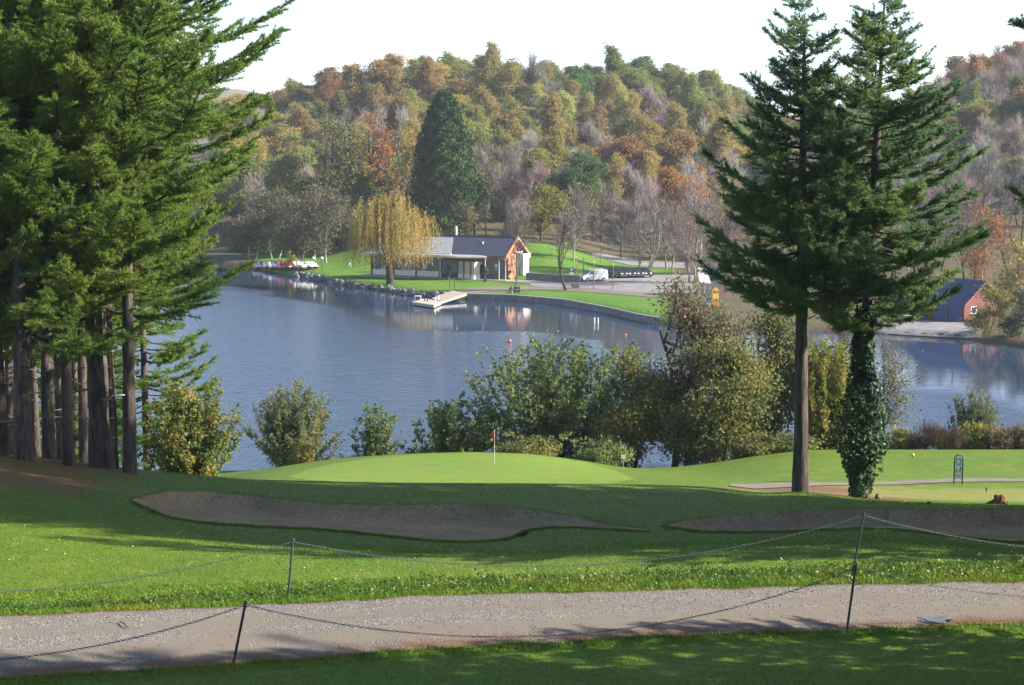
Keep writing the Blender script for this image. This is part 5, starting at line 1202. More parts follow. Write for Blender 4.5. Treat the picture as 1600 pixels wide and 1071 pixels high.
# ---- vehicles
M['tyre'] = mat('tyre rubber', (.02, .02, .02), (.03, .03, .03), 8, .9); M['paint_white'] = mat('white car paint', (.75, .75, .74), (.72, .72, .72), 2, .25, spec=.5); M['rim'] = mat('wheel rim', (.4, .4, .4), (.3, .3, .3), 5, .3, metal=.6)
M['lampglass'] = mat('headlamp glass', (.7, .7, .68), (.6, .6, .6), 4, .1, spec=.6); M['redlamp'] = mat('tail lamp', (.4, .02, .02), (.3, .02, .02), 4, .2)
def make_car(name, label, cat, paint, prof_, win, W, wheels, wr=.31):
    t = thing(name, label, cat); h = W / 2
    mb = MB(); n = len(prof_); sec = [(-h, 0.0, 0), (-h + .10, .0, 1), (h - .10, .0, 1), (h, 0, 0)]
    rings = [np.array([(px_, yy, pz if pz < 1.0 else pz) for px_, pz in prof_]) for yy, _, _ in sec]
    for i_, (yy, _, top_) in enumerate(sec):
        if not top_: rings[i_][:, 2] = np.where(rings[i_][:, 2] > .95, .95 + (rings[i_][:, 2] - .95) * .88, rings[i_][:, 2])
        if not top_: rings[i_][:, 1] = np.where(rings[i_][:, 2] > 1.0, rings[i_][:, 1] * .9, rings[i_][:, 1])
    V = np.concatenate(rings); F_ = []
    for a in range(3):
        for i in range(n): F_.append((a * n + i, a * n + (i + 1) % n, (a + 1) * n + (i + 1) % n, (a + 1) * n + i))
    mb.add(V, F_); mb.poly(rings[0][::-1].tolist()); mb.poly(rings[3].tolist()); mb.obj('body', paint, t)
    for poly in win:
        for s_ in (-1, 1):
            mb = MB(); A = [(a, s_ * (h * .95 + .012 - max(0, b - 1.0) * .05), b) for a, b in poly]; B = [(a, y_ - s_ * .03, c) for a, y_, c in A]; n_ = len(A)
            mb.poly(A if s_ < 0 else A[::-1]); mb.poly(B if s_ > 0 else B[::-1]); mb.add(A + B, [(i, (i + 1) % n_, n_ + (i + 1) % n_, n_ + i) for i in range(n_)]); mb.obj('window', M['glass'], t)
    for wx in wheels:
        for s_ in (-1, 1):
            q = MB().tube([(wx, s_ * (h - .2), wr), (wx, s_ * (h + .02), wr)], wr, 16).obj('wheel', M['tyre'], t); MB().tube([(wx, s_ * (h - .05), wr), (wx, s_ * (h + .035), wr)], wr * .6, 12).obj('rim', M['rim'], q)
    x0 = min(p_[0] for p_ in prof_); x1 = max(p_[0] for p_ in prof_)
    for s_ in (-1, 1):
        MB().box(x0 - .015, x0 + .12, s_ * (h - .42) - .16, s_ * (h - .42) + .16, .62, .78).obj('headlight', M['lampglass'], t); MB().box(x1 - .1, x1 + .015, s_ * (h - .25) - .1, s_ * (h - .25) + .1, .75, 1.0).obj('tail_light', M['redlamp'], t)
    MB().box(x0 - .03, x0 + .2, -h + .1, h - .1, .3, .45).obj('bumper', M['darkmetal'], t); MB().box(x1 - .2, x1 + .03, -h + .1, h - .1, .3, .5).obj('bumper', M['darkmetal'], t)
    return t
car_prof = [(-2.0, .28), (2.0, .28), (2.1, .6), (2.02, 1.0), (1.55, 1.42), (-.2, 1.46), (-1.0, 1.0), (-1.85, .82), (-2.1, .6)]
van_prof = [(-2.05, .3), (2.05, .3), (2.12, .7), (2.05, 1.6), (1.9, 1.78), (-.45, 1.8), (-.75, 1.72), (-1.35, 1.12), (-1.95, .95), (-2.12, .65)]
v = make_car('white_van', 'white small van parked facing left behind the rusty posts', 'van', M['paint_white'], van_prof, [[(-1.15, 1.12), (-.2, 1.12), (-.2, 1.62), (-.72, 1.62)]], 1.75, (-1.35, 1.35))
MB().add([(-1.36, -.72, 1.14), (-1.36, .72, 1.14), (-.79, .66, 1.70), (-.79, -.66, 1.70), (-1.30, -.72, 1.11), (-1.30, .72, 1.11), (-.73, .66, 1.66), (-.73, -.66, 1.66)], [(0, 3, 2, 1), (4, 5, 6, 7), (0, 1, 5, 4), (1, 2, 6, 5), (2, 3, 7, 6), (3, 0, 4, 7)]).obj('windscreen', M['glass'], v)
x, y, z = far_at(927, 439.8); v.location = (x, y, z + .05); v.rotation_euler[2] = math.radians(22)
c0 = make_car('parked_car', 'dark car parked beside the bin, first of the row behind the plane tree', 'car', mat('black car paint', (.018, .02, .025), (.022, .024, .03), 2, .2, spec=.6), car_prof, [[(-.75, 1.02), (.35, 1.0), (.35, 1.36), (-.2, 1.36)], [(.42, 1.0), (1.5, 1.0), (1.3, 1.34), (.42, 1.36)]], 1.72, (-1.3, 1.3))
x, y, z = far_at(965, 434.0); c0.location = (x, y, z + .05); c0.rotation_euler[2] = math.radians(118); c0['group'] = 'dark cars parked in a row'; ck = kids(c0)
for px, py, lab in ((978, 433.6, 'dark car in the middle of the row behind the plane tree'), (991, 433.4, 'dark car nearest the white plane trunk, last but one of the row'), (1003, 433.2, 'dark car half hidden by the white-barked plane tree trunk')):
    x, y, z = far_at(px, py); copy_thing(c0, ck, (x, y, z + .05), math.radians(116), None, lab)
# bin, bollards, block, posts, sign
x, y, z = far_at(946.5, 432); t = thing('waste_bin', 'dark grey wheeled waste bin behind the white van', 'bin', (x, y, z + .05)); MB().prism([(-.42, .15), (.42, .15), (.5, 1.1), (-.5, 1.1)], 'y', -.4, .4).obj('body', M['darkmetal'], t); MB().prism([(-.54, 1.1), (.54, 1.1), (.45, 1.25), (-.45, 1.25)], 'y', -.46, .44).obj('lid', M['darkmetal'], t)
for s_ in (-.3, .3): MB().tube([(s_ - .04, .3, .12), (s_ + .04, .3, .12)], .12, 10).obj('wheel', M['tyre'], t)
for px, py, lab in ((907, 441.3, 'short white bollard nearest the low stone wall'), (912.3, 441.2, 'short white bollard touching the nose of the white van')):
    x, y, z = far_at(px, py); t = thing('bollard', lab, 'bollard', (x, y, z), group='white bollards'); MB().tube([(0, 0, -.1), (0, 0, .78)], .09, 10).obj('shaft', M['white'], t); MB().ball((0, 0, .78), (.095, .095, .05), 10, 6).obj('cap', M['white'], t)
x, y, z = far_at(899, 451.2); t = thing('stone_planter', 'square grey stone trough at the foot of the parking sign', 'planter', (x, y, z)); MB().box(-.58, .58, -.4, -.28, -.1, .8).box(-.58, .58, .28, .4, -.1, .8).box(-.58, -.46, -.28, .28, -.1, .8).box(.46, .58, -.28, .28, -.1, .8).obj('trough', M['stone'], t); MB().box(-.459, .459, -.279, .279, 0, .7).obj('soil', M['bark_dark'], t)
M['sign_blue'] = mat('sign blue', (.03, .10, .42), (.035, .11, .40), 3, .4)
x, y, z = far_at(893, 449); t = thing('parking_sign', 'blue square parking sign with a white symbol on a grey post', 'sign', (x, y, z)); MB().tube([(0, .06, -.2), (0, .06, 3.0)], .04, 8).obj('post', M['darkmetal'], t); MB().box(-.33, .33, 0, .03, 2.25, 2.95).obj('panel', M['sign_blue'], t); MB().box(-.3, .3, 0, .03, 1.9, 2.2).obj('plate', M['white'], t)
MB().prism([(-.12, 2.35), (-.04, 2.35), (-.04, 2.55), (.08, 2.55), (.14, 2.62), (.14, 2.76), (.08, 2.84), (-.12, 2.84)], 'y', -.012, -.002).obj('symbol', M['white'], t)
M['rust'] = mat('rusty steel', (.32, .10, .05), (.22, .07, .04), 4, .8); M['tan'] = mat('tan timber', (.55, .33, .15), (.45, .27, .12), 4, .7, stretch=(1, 1, .2))
for px, base, top, m_, lab in ((901, 440, 403, 'tan', 'tan wooden lamp post by the blue parking sign'), (911.5, 441, 402, 'rust', 'rust-red post just left of the white van'), (927.5, 452, 410, 'rust', 'rust-red post in front of the white van'), (958, 453, 414, 'rust', 'rust-red post at the right end of the paving'), (939, 412, 382, 'rust', 'rust-red post up by the hill road'), (1105, 420, 385, 'rust', 'rust-red post behind the bent plane tree')):
    x, y, z = far_at(px, base); H_ = (base - top) * m_per_px(y); t = thing('lamp_post', lab, 'lamp post', (x, y, z), group='posts round the car park'); MB().tube([(0, 0, -.3), (0, 0, H_)], [.085, .06], 8).obj('post', M[m_], t); MB().tube([(0, 0, -.2), (0, 0, .1)], .16, 10).obj('foot', M['concrete'], t); MB().ball((0, 0, H_ + .05), (.1, .1, .12), 8, 6).obj('lamp', M['white'], t)
for px, base, top, lab in ((490, 424, 401.5, 'white globe lamp between the pale stems by the pedal boats'), (503, 424, 401.5, 'white globe lamp touching the forked pale stem')):
    x, y, z = far_at(px, base); H_ = (base - top - 4) * m_per_px(y); t = thing('globe_lamp', lab, 'lamp post', (x, y, z), group='globe lamps'); MB().tube([(0, 0, -.2), (0, 0, H_)], .05, 8).obj('post', M['darkmetal'], t); MB().ball((0, 0, H_ + .2), .25, 12, 8).obj('globe', M['white'], t, smooth=True)

# ---- pedal boats
M['boat_red'] = mat('red hull', (.45, .04, .04), (.38, .035, .035), 2, .35); M['boat_white'] = mat('white hull', (.74, .73, .72), (.66, .65, .64), 2, .35); M['boat_blue'] = mat('blue seat', (.09, .12, .45), (.08, .1, .4), 2, .4)
def make_boat():
    t = thing('pedal_boat', 'boat', 'pedal boat', group='pedal boats drawn up in a row')
    for s_ in (-1, 1):
        mb = MB(); n = 8; rr = []
        for i in range(n + 1):
            f = i / n; yy = -1.35 + 2.7 * f; w_ = .24 * min(1, 3 * f + .25) * min(1, 2.2 * (1 - f) + .15); rr.append([(s_ * .55 - w_, yy, .5), (s_ * .55 - w_ * .7, yy, .08 + .2 * (abs(f - .5) * 2) ** 3), (s_ * .55 + w_ * .7, yy, .08 + .2 * (abs(f - .5) * 2) ** 3), (s_ * .55 + w_, yy, .5)])
        V = np.array(rr).reshape(-1, 3); mb.add(V, [(i * 4 + q, i * 4 + (q + 1) % 4, i * 4 + 4 + (q + 1) % 4, i * 4 + 4 + q) for i in range(n) for q in range(4)]); mb.poly(rr[0]); mb.poly(rr[-1][::-1]); mb.obj('float', M['boat_red'], t)
    MB().prism([(-1.1, .503), (1.15, .503), (1.3, .62), (.9, .72), (-1.0, .66)], 'x', -.72, .72).obj('deck', M['boat_white'], t)
    for s_ in (-1, 1): MB().prism([(.1, .665), (.75, .69), (.98, 1.22), (.84, 1.26), (.6, .82), (.1, .78)], 'x', s_ * .36 - .26, s_ * .36 + .26).obj('seat', M['boat_white'], t)
    MB().prism([(-1.0, .66), (-.45, .67), (-.55, .98), (-.85, 1.0)], 'x', -.5, .5).obj('pedal_box', M['boat_white'], t)
    return t
pb0 = make_boat(); bk = kids(pb0); seat_i = [c for c in bk if c.name.startswith('seat')]
BO = [(402, 'white', 'white pedal boat alone at the left, beside the pine boughs'), (418, 'white', 'white pedal boat at the left end of the row'), (426, 'white', 'white pedal boat second from the left end of the row'), (433.5, 'blue', 'white pedal boat with blue seats'), (441, 'red', 'pedal boat with red seats right of the blue-seated one'), (448, 'red', 'red-seated pedal boat left of the ivied stem'), (457, 'red', 'red-seated pedal boat right of the ivied stem'), (466, 'white', 'white pedal boat behind the slanting pale stem'), (477, 'white', 'white pedal boat by the straight pale stem'), (488, 'white', 'white pedal boat at the right end of the row')]
for i, (px, col, lab) in enumerate(BO):
    x, y, z = far_at(px, 421.5 - (.8 if i % 2 else 0)); r = copy_thing(pb0, bk, (x, y, z + .02), .35 + .1 * math.sin(i * 3), 1.0, lab)
    if col != 'white':
        for c in r.children:
            if c.name.startswith('seat') or (col == 'red' and c.name.startswith('pedal_box')):
                c.data = c.data.copy(); c.data.materials[0] = M['boat_' + col]
for c in bk: bpy.data.objects.remove(c)
bpy.data.objects.remove(pb0)

# ---- boathouse on the right
M['brick'] = mat('shade-toned red brick', (.20, .075, .055), (.15, .058, .046), 2.2, .85, .3, 14, stretch=(1, 1, 3)); M['blue_roof'] = mat('blue metal roof', (.055, .07, .14), (.045, .058, .115), 1.5, .45, spec=.5); M['door_blue'] = mat('blue doors', (.045, .08, .22), (.04, .07, .19), 2, .5)  # brick colour toned down to carry the tree shade on the gable
x, y, z = far_at(1506, 504.5); B0 = thing('boathouse', 'red brick boathouse with blue roof and blue double doors on the slipway', 'building', (x, y, z), math.radians(33))
Q = lambda name, m, mb, par=B0: mb.obj(name, m, par)
Wd, Ld, He, Hr = 6.4, 9.5, 2.5, 5.0
Q('gable_wall', M['brick'], MB().prism([(0, -.6), (Wd, -.6), (Wd, He), (Wd / 2, Hr - .15), (0, He)], 'y', 0, .3)); Q('side_wall', M['brick'], MB().box(0, .3, .3, Ld, -.6, He)); Q('side_wall', M['brick'], MB().box(Wd - .3, Wd, .3, Ld, -.6, He)); Q('rear_wall', M['brick'], MB().box(.3, Wd - .3, Ld - .3, Ld - .003, -.6, He))
mb = MB()
for (xa_, xb_) in ((-.5, Wd / 2), (Wd + .5, Wd / 2)):
    A = [(xa_, -.5, He - .32), (xa_, Ld + .4, He - .32), (xb_, Ld + .4, Hr), (xb_, -.5, Hr)]; Bq = [(a, b, c - .12) for a, b, c in A]; mb.add(A + Bq, [(0, 1, 2, 3), (7, 6, 5, 4), (0, 4, 5, 1), (1, 5, 6, 2), (2, 6, 7, 3), (3, 7, 4, 0)])
Q('roof', M['blue_roof'], mb)
for (xa_, xb_) in ((-.5, Wd / 2), (Wd + .5, Wd / 2)):
    A = [(xa_, -.6, He - .55), (xa_, -.6, He - .28), (xb_, -.6, Hr + .04), (xb_, -.6, Hr - .26)]; Bq = [(a, -.503, c) for a, b, c in A]; Q('barge_board', M['timber'], MB().add(A + Bq, [(0, 1, 2, 3), (7, 6, 5, 4), (0, 4, 5, 1), (1, 5, 6, 2), (2, 6, 7, 3), (3, 7, 4, 0)]))
for a, b in ((.45, 2.6), (2.75, 4.9), (6.0, 8.2)):
    d = Q('door', M['door_blue'], MB().box(-.07, -.003, a, b, -.3, 2.2)); Q('handle', M['darkmetal'], MB().box(-.11, -.073, b - .2, b - .15, .8, 1.1), d)
for a in (.3, 2.675, 5.1): Q('door_post', M['timber'], MB().box(-.14, -.003, a - .07, a + .07, -.5, 2.3))
wq = Q('window', M['white'], MB().box(1.1, 2.1, -.06, -.003, 1.0, 1.9)); Q('pane', M['glass'], MB().box(1.2, 2.0, -.075, -.063, 1.1, 1.8), wq)
x, y, z = far_at(1422, 503.5); t = thing('picnic_table', 'small pale picnic table on the slipway left of the boathouse', 'picnic table', (x, y, z + .06)); MB().box(-.8, .8, -.35, .35, .7, .76).obj('table_top', M['deck'], t)
for s_ in (-1, 1): MB().box(-.8, .8, s_ * .75 - .13, s_ * .75 + .13, .42, .47).obj('seat', M['deck'], t); MB().box(s_ * .55 - .05, s_ * .55 + .05, -.8, .8, .34, .42).box(s_ * .55 - .05, s_ * .55 + .05, -.3, -.2, 0, .34).box(s_ * .55 - .05, s_ * .55 + .05, .2, .3, 0, .34).box(s_ * .55 - .04, s_ * .55 + .04, -.15, .15, .42, .7).obj('leg', M['deck'], t)

# ---- playground tower and pale-roofed shelter behind the near-shore trees
M['play_y'] = mat('yellow panel', (.62, .38, .04), (.55, .33, .04), 2, .5); M['play_b'] = mat('blue slide', (.08, .14, .5), (.07, .12, .45), 2, .4); M['play_o'] = mat('orange panel', (.55, .17, .03), (.48, .15, .03), 2, .5)
x, y, z = far_at(1116, 478); t = thing('play_tower', 'yellow and orange playground tower with a blue slide', 'playground tower', (x, y, z), .2, scale=.72)
for dx in (-.6, .6):
    for dy in (-.6, .6): MB().box(dx - .06, dx + .06, dy - .06, dy + .06, -.2, 2.9).obj('post', M['tan'], t)
MB().box(-.53, .53, -.68, -.61, 1.35, 2.3).obj('panel', M['play_y'], t); MB().box(.61, .68, -.53, .53, 1.3, 2.2).obj('panel', M['play_y'], t); MB().box(-.53, .53, -.68, -.61, .1, .9).obj('panel', M['play_o'], t); MB().box(-.66, .66, -.6, .6, 1.15, 1.25).obj('platform', M['tan'], t)
MB().prism([(-.8, 2.85), (.8, 2.85), (0, 3.5)], 'y', -.75, .75).obj('roof', M['play_y'], t)
mb = MB(); A = [(-.64, -.3, 1.3), (-.64, .3, 1.3), (-2.5, .3, .15), (-2.5, -.3, .15)]; B = [(a, b, c - .08) for a, b, c in A]; mb.add(A + B, [(0, 1, 2, 3), (7, 6, 5, 4), (0, 4, 5, 1), (1, 5, 6, 2), (2, 6, 7, 3), (3, 7, 4, 0)])
for s_ in (-.34, .34):
    A = [(-.64, s_ - .03, 1.2), (-.64, s_ - .03, 1.75), (-2.5, s_ - .03, .5), (-2.5, s_ - .03, .1)]; B = [(a, b + .06, c) for a, b, c in A]; mb.add(A + B, [(0, 1, 2, 3), (7, 6, 5, 4), (0, 4, 5, 1), (1, 5, 6, 2), (2, 6, 7, 3), (3, 7, 4, 0)])
mb.obj('slide', M['play_b'], t)
x, y, z = far_at(1098, 462); t = thing('shelter', 'small shelter with a pale sloping roof on slim posts behind the plane tree', 'shelter', (x, y, z), .15)
mb = MB(); A = [(-.9, -1.2, 1.9), (.9, -1.2, 1.8), (.62, .9, 3.9), (-.5, .9, 3.9)]; B = [(a, b + .1, c - .12) for a, b, c in A]; mb.add(A + B, [(0, 1, 2, 3), (7, 6, 5, 4), (0, 4, 5, 1), (1, 5, 6, 2), (2, 6, 7, 3), (3, 7, 4, 0)]); mb.obj('roof', M['zinc'], t)  # sunlit slope put into the pale roof colour
for dx in (-.75, .0, .75): MB().tube([(dx, -1.0, -.2), (dx, -1.0, 1.85)], .05, 8).obj('post', M['tan'], t)
MB().box(-.6, 3.2, .92, 1.1, -.2, 2.6).obj('rear_wall', M['wallstone'], t); MB().prism([(.8, 2.6), (3.6, 2.6), (1.2, 4.6)], 'y', .6, 1.6).obj('side_roof', M['slate'], t)
for dx in (2.4, 3.1): MB().box(dx - .08, dx + .08, -.3, -.14, -.2, 2.6).obj('timber_post', M['timber'], t)

# buoys and posts in the water
M['buoy'] = mat('orange buoy', (.75, .16, .05), (.65, .13, .045), 3, .4)
for px, py, r, lab in ((796, 534.5, .22, 'orange-red round buoy floating alone in the middle of the lake'), (977, 524.5, .16, 'small red buoy by the edge of the near-shore tree')):
    x, y, z = lake_at(px, py); t = thing('buoy', lab, 'buoy', (x, y, z + r * .45), group='buoys'); MB().ball((0, 0, 0), r, 14, 10).obj('float', M['buoy'], t, smooth=True); MB().tube([(0, 0, r * .9), (0, 0, r * 1.25)], .05, 8).obj('eye', M['darkmetal'], t)
for px, py, lab in ((929, 505.5, 'slim white mooring post in the water, the left one of two'), (934.5, 506, 'slim white mooring post in the water, the right one of two')):
    x, y, z = lake_at(px, py); t = thing('mooring_post', lab, 'mooring post', (x, y, z), group='mooring posts'); MB().tube([(0, 0, -.5), (0, 0, .72)], .07, 8).obj('shaft', M['white'], t); MB().ball((0, 0, .72), (.08, .08, .05), 8, 6).obj('cap', M['white'], t)

# ------------------------------------------------------------------ on the golf course
M['flag_red'] = mat('red flag cloth', (.62, .045, .03), (.55, .035, .025), 6, .7); M['stick'] = mat('flagstick', (.62, .6, .5), (.2, .16, .12), .35, .4)
x, y, z = near_at(772.5, 729.5); k_ = m_per_px(y); t = thing('golf_flag', 'red flag hanging from a thin stick on the putting green', 'flag', (x, y, z + .03))
MB().tube([(0, 0, -.1), (0, 0, 58 * k_)], .018, 8).obj('stick', M['stick'], t)
fx = np.linspace(0, 1, 9); fz = np.linspace(0, 1, 7); FX, FZ = np.meshgrid(fx, fz); top_ = 58 * k_
VX = -.012 - FX * (.16 - .05 * FZ) - .03 * np.sin(FZ * 4) * FX; VY = .045 * np.sin(FX * 8 + FZ * 3) * FX; VZ = top_ - .02 - FZ * .36 - FX * .20; i = np.arange(6)[:, None] * 9 + np.arange(8)[None]
f_ = MB().add(np.stack([VX, VY, VZ], -1), np.stack([i, i + 1, i + 10, i + 9], -1).reshape(-1, 4)).obj('cloth', M['flag_red'], t, smooth=True)
f_.modifiers.new('thick', 'SOLIDIFY').thickness = .006
t2 = tag(MB().tube([(0, 0, .0), (0, 0, .008)], .07, 16).obj('golf_hole', M['darkmetal']), 'dark cup in the green at the foot of the flagstick', 'golf hole'); t2.location = (x, y, z + .031)
x, y, z = near_at(675, 727.5); t2 = tag(MB().add([(-.6, -.06, 0), (-.2, -.1, 0), (.3, -.08, 0), (.55, .03, 0), (.2, .09, 0), (-.3, .06, 0)], [(0, 1, 2, 5), (5, 2, 3, 4)]).obj('bare_patch', mat('bare soil', (.14, .10, .06), (.18, .14, .07), 4, .9)), kind='structure'); t2.location = (x, y, z + .05)
# little white sign
x, y, z = on_near(974, 113.5); zb_ = max(z, zat(731, 113.5)); t = thing('marker_sign', 'small blank white sign on a thin post at the right edge of the green', 'sign', (x, y, zb_ - .02)); k_ = m_per_px(113.5)
MB().tube([(0, 0, -.5), (0, 0, 16 * k_)], .022, 6).obj('post', M['tan'], t); MB().box(-.15, .15, -.05, -.024, 14 * k_, 20 * k_).obj('panel', M['white'], t)
# tee sign: arched board with a blue plan, a golfer's outline and small print
M['board'] = mat('board face', (.78, .80, .77), (.72, .74, .71), 5, .5); M['frame_green'] = mat('dark green frame', (.03, .085, .07), (.025, .07, .06), 5, .5); M['plan_blue'] = mat('plan blue', (.10, .27, .42), (.16, .36, .50), 14, .5); M['print'] = mat('print grey', (.16, .22, .24), (.12, .16, .18), 10, .6)
x, y, z = near_at(1497, 756.5, 70, 111); k_ = m_per_px(y); t = thing('tee_sign', 'upright white tee sign with rounded top and green frame beside the tee path', 'sign', (x, y, z), -.32); Hs = 46.5 * k_; hw = 6.4 * k_
arc = [(hw * math.cos(a), Hs - hw + hw * math.sin(a)) for a in np.linspace(0, math.pi, 13)]
MB().prism([(-hw, 8 * k_)] + [(hw, 8 * k_)] + arc, 'y', -.02, .02).obj('board', M['board'], t)
fr = MB()
for s_ in (-1, 1): fr.box(s_ * hw - .03, s_ * hw + .03, -.035, .035, -.3, Hs - hw)
ar = np.array([(hw * math.cos(a), 0, Hs - hw + hw * math.sin(a)) for a in np.linspace(0, math.pi, 15)]); fr.tube(ar, .032, 6); fr.obj('frame', M['frame_green'], t)
MB().box(-hw * .62, hw * .62, -.026, -.021, 31 * k_, 41 * k_).obj('plan', M['plan_blue'], t); MB().prism([(-.06, 32 * k_), (.05, 33 * k_), (.08, 36 * k_), (.0, 40 * k_), (-.09, 38 * k_)], 'y', -.031, -.027).obj('plan_fairway', M['board'], t)
MB().prism([(.03, 19 * k_), (.09, 19 * k_), (.12, 23 * k_), (.16, 27 * k_), (.11, 28 * k_), (.06, 25 * k_), (.05, 22 * k_)], 'y', -.026, -.021).obj('golfer_figure', M['print'], t); MB().box(-.12, -.07, -.026, -.021, 18 * k_, 25 * k_).obj('print', M['print'], t)
for q in (12, 13.6, 28.5): MB().box(-hw * .6, hw * (.5 if q != 13.6 else .3), -.026, -.021, q * k_, (q + .7) * k_).obj('print', M['print'], t)
# stones, stump, tee markers
def stone(px, py, w_, h_, lab, name='stone', m_='rock', cat='stone', sd=1):
    x, y, z = near_at(px, py, 60, 111); k_ = m_per_px(y); mb = rock_mesh(500 + sd, 10, 7); o = mb.obj(name, M[m_], smooth=False); V_ = None
    o.scale = (w_ * k_ / 2, w_ * k_ / 2.4, h_ * k_ / 1.7); o.location = (x, y, z + h_ * k_ * .25); o.rotation_euler[2] = sd; return tag(o, lab, cat)
stone(1371, 780, 14, 10, 'rounded grey stone lying right of the ivy-clad trunk', sd=2)
M['stump'] = mat('rotten stump wood', (.22, .10, .055), (.12, .06, .04), 6, .9, .6, 14)
stone(1451, 789, 9, 7, 'small reddish lump of wood between the stone and the stump', 'wood_lump', 'stump', 'wood', 5)
x, y, z = near_at(1562, 788.5, 60, 111); k_ = m_per_px(y); t = thing('tree_stump', 'broken brown tree stump in the grass behind the right bunker', 'tree stump', (x, y, z)); rng = np.random.default_rng(2)
mb = MB().tube([(0, 0, -.15), (0, 0, .1), (.02, 0, .3)], [.27, .22, .19], 12); mb.V[0][12:24] += rng.normal(size=(12, 3)) * .03; mb.V[0][24:36] += rng.normal(size=(12, 3)) * .05; mb.obj('stump', M['stump'], t)
for a, L in ((2.9, .6), (3.5, .4), (.4, .3), (5.2, .35)): MB().tube([(math.cos(a) * .12, math.sin(a) * .12, .14), (math.cos(a) * .35, math.sin(a) * .3, .06), (math.cos(a) * L, math.sin(a) * L * .8, -.06)], [.10, .07, .03], 7).obj('root', M['stump'], t)
x, y, z = near_at(1426, 715.5, 70, 111); t = thing('tee_marker', 'small yellow tee marker on the sunny slope right of the ivy', 'tee marker', (x, y, z)); MB().ball((0, 0, .16), (.11, .11, .11), 10, 8).obj('ball', M['play_y'], t, smooth=True); MB().tube([(0, 0, -.1), (0, 0, .1)], .02, 6).obj('peg', M['darkmetal'], t)
x, y, z = near_at(1541, 769, 70, 111); t = thing('tee_peg', 'tiny dark tee peg in the dry grass right of the tee sign', 'tee marker', (x, y, z)); MB().tube([(0, 0, -.1), (0, 0, .16)], [.03, .035], 6).obj('peg', M['darkmetal'], t); MB().ball((0, 0, .18), .045, 8, 6).obj('head', M['frame_green'], t)
M['tag_green'] = mat('green tag', (.05, .32, .16), (.05, .28, .14), 3, .5)
x, y, z = near_at(1243.5, 754, 66, 100); t = thing('litter_bin', 'slim green litter bin peeping out left of the bare pine trunk', 'bin', (x + .05, y + .6, float(near_z(x, y + .6)))); MB().tube([(0, 0, .15), (0, 0, .62)], [.15, .18], 12).obj('bin', M['tag_green'], t); MB().tube([(0, 0, -.2), (0, 0, .16)], .03, 6).obj('post', M['darkmetal'], t)
x, y, z = on_near(1442, 121); t = thing('dark_pole', 'thin dark pole standing in the brown shore shrubs', 'pole', (x, y, z)); MB().tube([(0, 0, -.3), (0, 0, zat(656, 121) - z)], [.05, .035], 7).obj('shaft', M['bark_dark'], t); MB().ball((0, 0, zat(656, 121) - z), .045, 6, 5).obj('cap', M['bark_dark'], t)

# ---- posts and chains along the track
M['iron'] = mat('dark painted iron', (.022, .026, .024), (.05, .045, .04), 6, .5, .2, 30, spec=.4); M['iron_green'] = mat('green painted iron', (.04, .08, .055), (.03, .055, .045), 6, .5, spec=.4); M['chain'] = mat('galvanised chain', (.10, .11, .105), (.06, .07, .065), 20, .6, metal=.2); M['chain_dark'] = mat('dark chain', (.10, .10, .10), (.06, .06, .06), 20, .5, metal=.6)
def chain_post(base, top, lab, m_, y0=22, y1=45, r=.021):
    b = np.array(near_at(*base, y0, y1)); tp = np.array([float(v * b[1]) for v in (ray(*top)[0], 1, ray(*top)[1])])
    t = thing('chain_post', lab, 'post', b, group='iron posts along the gravel track'); d = tp - b
    MB().tube([-.25 * d, d * .5, d], r, 8).obj('shaft', M[m_], t, smooth=True); MB().ball(d + [0, 0, .005], (r * 1.35, r * 1.35, r * .8), 8, 6).obj('cap', M[m_], t, smooth=True)
    MB().tube([d * .955 + np.array([a, 0, b_]) for a, b_ in [(.0, .0), (.03, .012), (.04, -.01), (.025, -.03), (0, -.02)]], .006, 5).obj('hook', M[m_], t)
    return b, tp, d
P1 = chain_post((364, 1040), (384, 941), 'dark leaning iron post on the near verge, left of the track', 'iron'); P2 = chain_post((1323, 988), (1337, 884), 'dark leaning iron post on the near verge, at the right', 'iron')
P3 = chain_post((450, 936), (458, 843), 'green iron post on the far side of the track, at the left', 'iron_green'); P4 = chain_post((1331, 905), (1350, 802), 'tall dark iron post on the far side of the track, at the right', 'iron')
def side_post(ref, px, L, lab):
    Yq = float(np.interp(px, *[np.array(v, float) for v in lagr(L, 2)])); 
    x = (px - 800) / F_PX * Yq; z = float(near_z(x, Yq)); t = thing('chain_post', lab, 'post', (x, Yq, z), group='iron posts along the gravel track'); MB().tube([(0, 0, -.25), (.05, 0, 1.0)], .021, 8).obj('shaft', M['iron'], t, smooth=True); MB().ball((.05, 0, 1.0), (.028, .028, .016), 8, 6).obj('cap', M['iron'], t); return None, np.array([x + .05, Yq, z + 1.0]), None
SL = side_post(None, -640, NEAR[0], 'iron post outside the left edge on the near verge'); SR = side_post(None, 2160, NEAR[0], 'iron post outside the right edge on the near verge'); SL2 = side_post(None, -560, NEAR[1], 'iron post outside the left edge beyond the track'); SR2 = side_post(None, 2150, NEAR[1], 'iron post outside the right edge beyond the track')
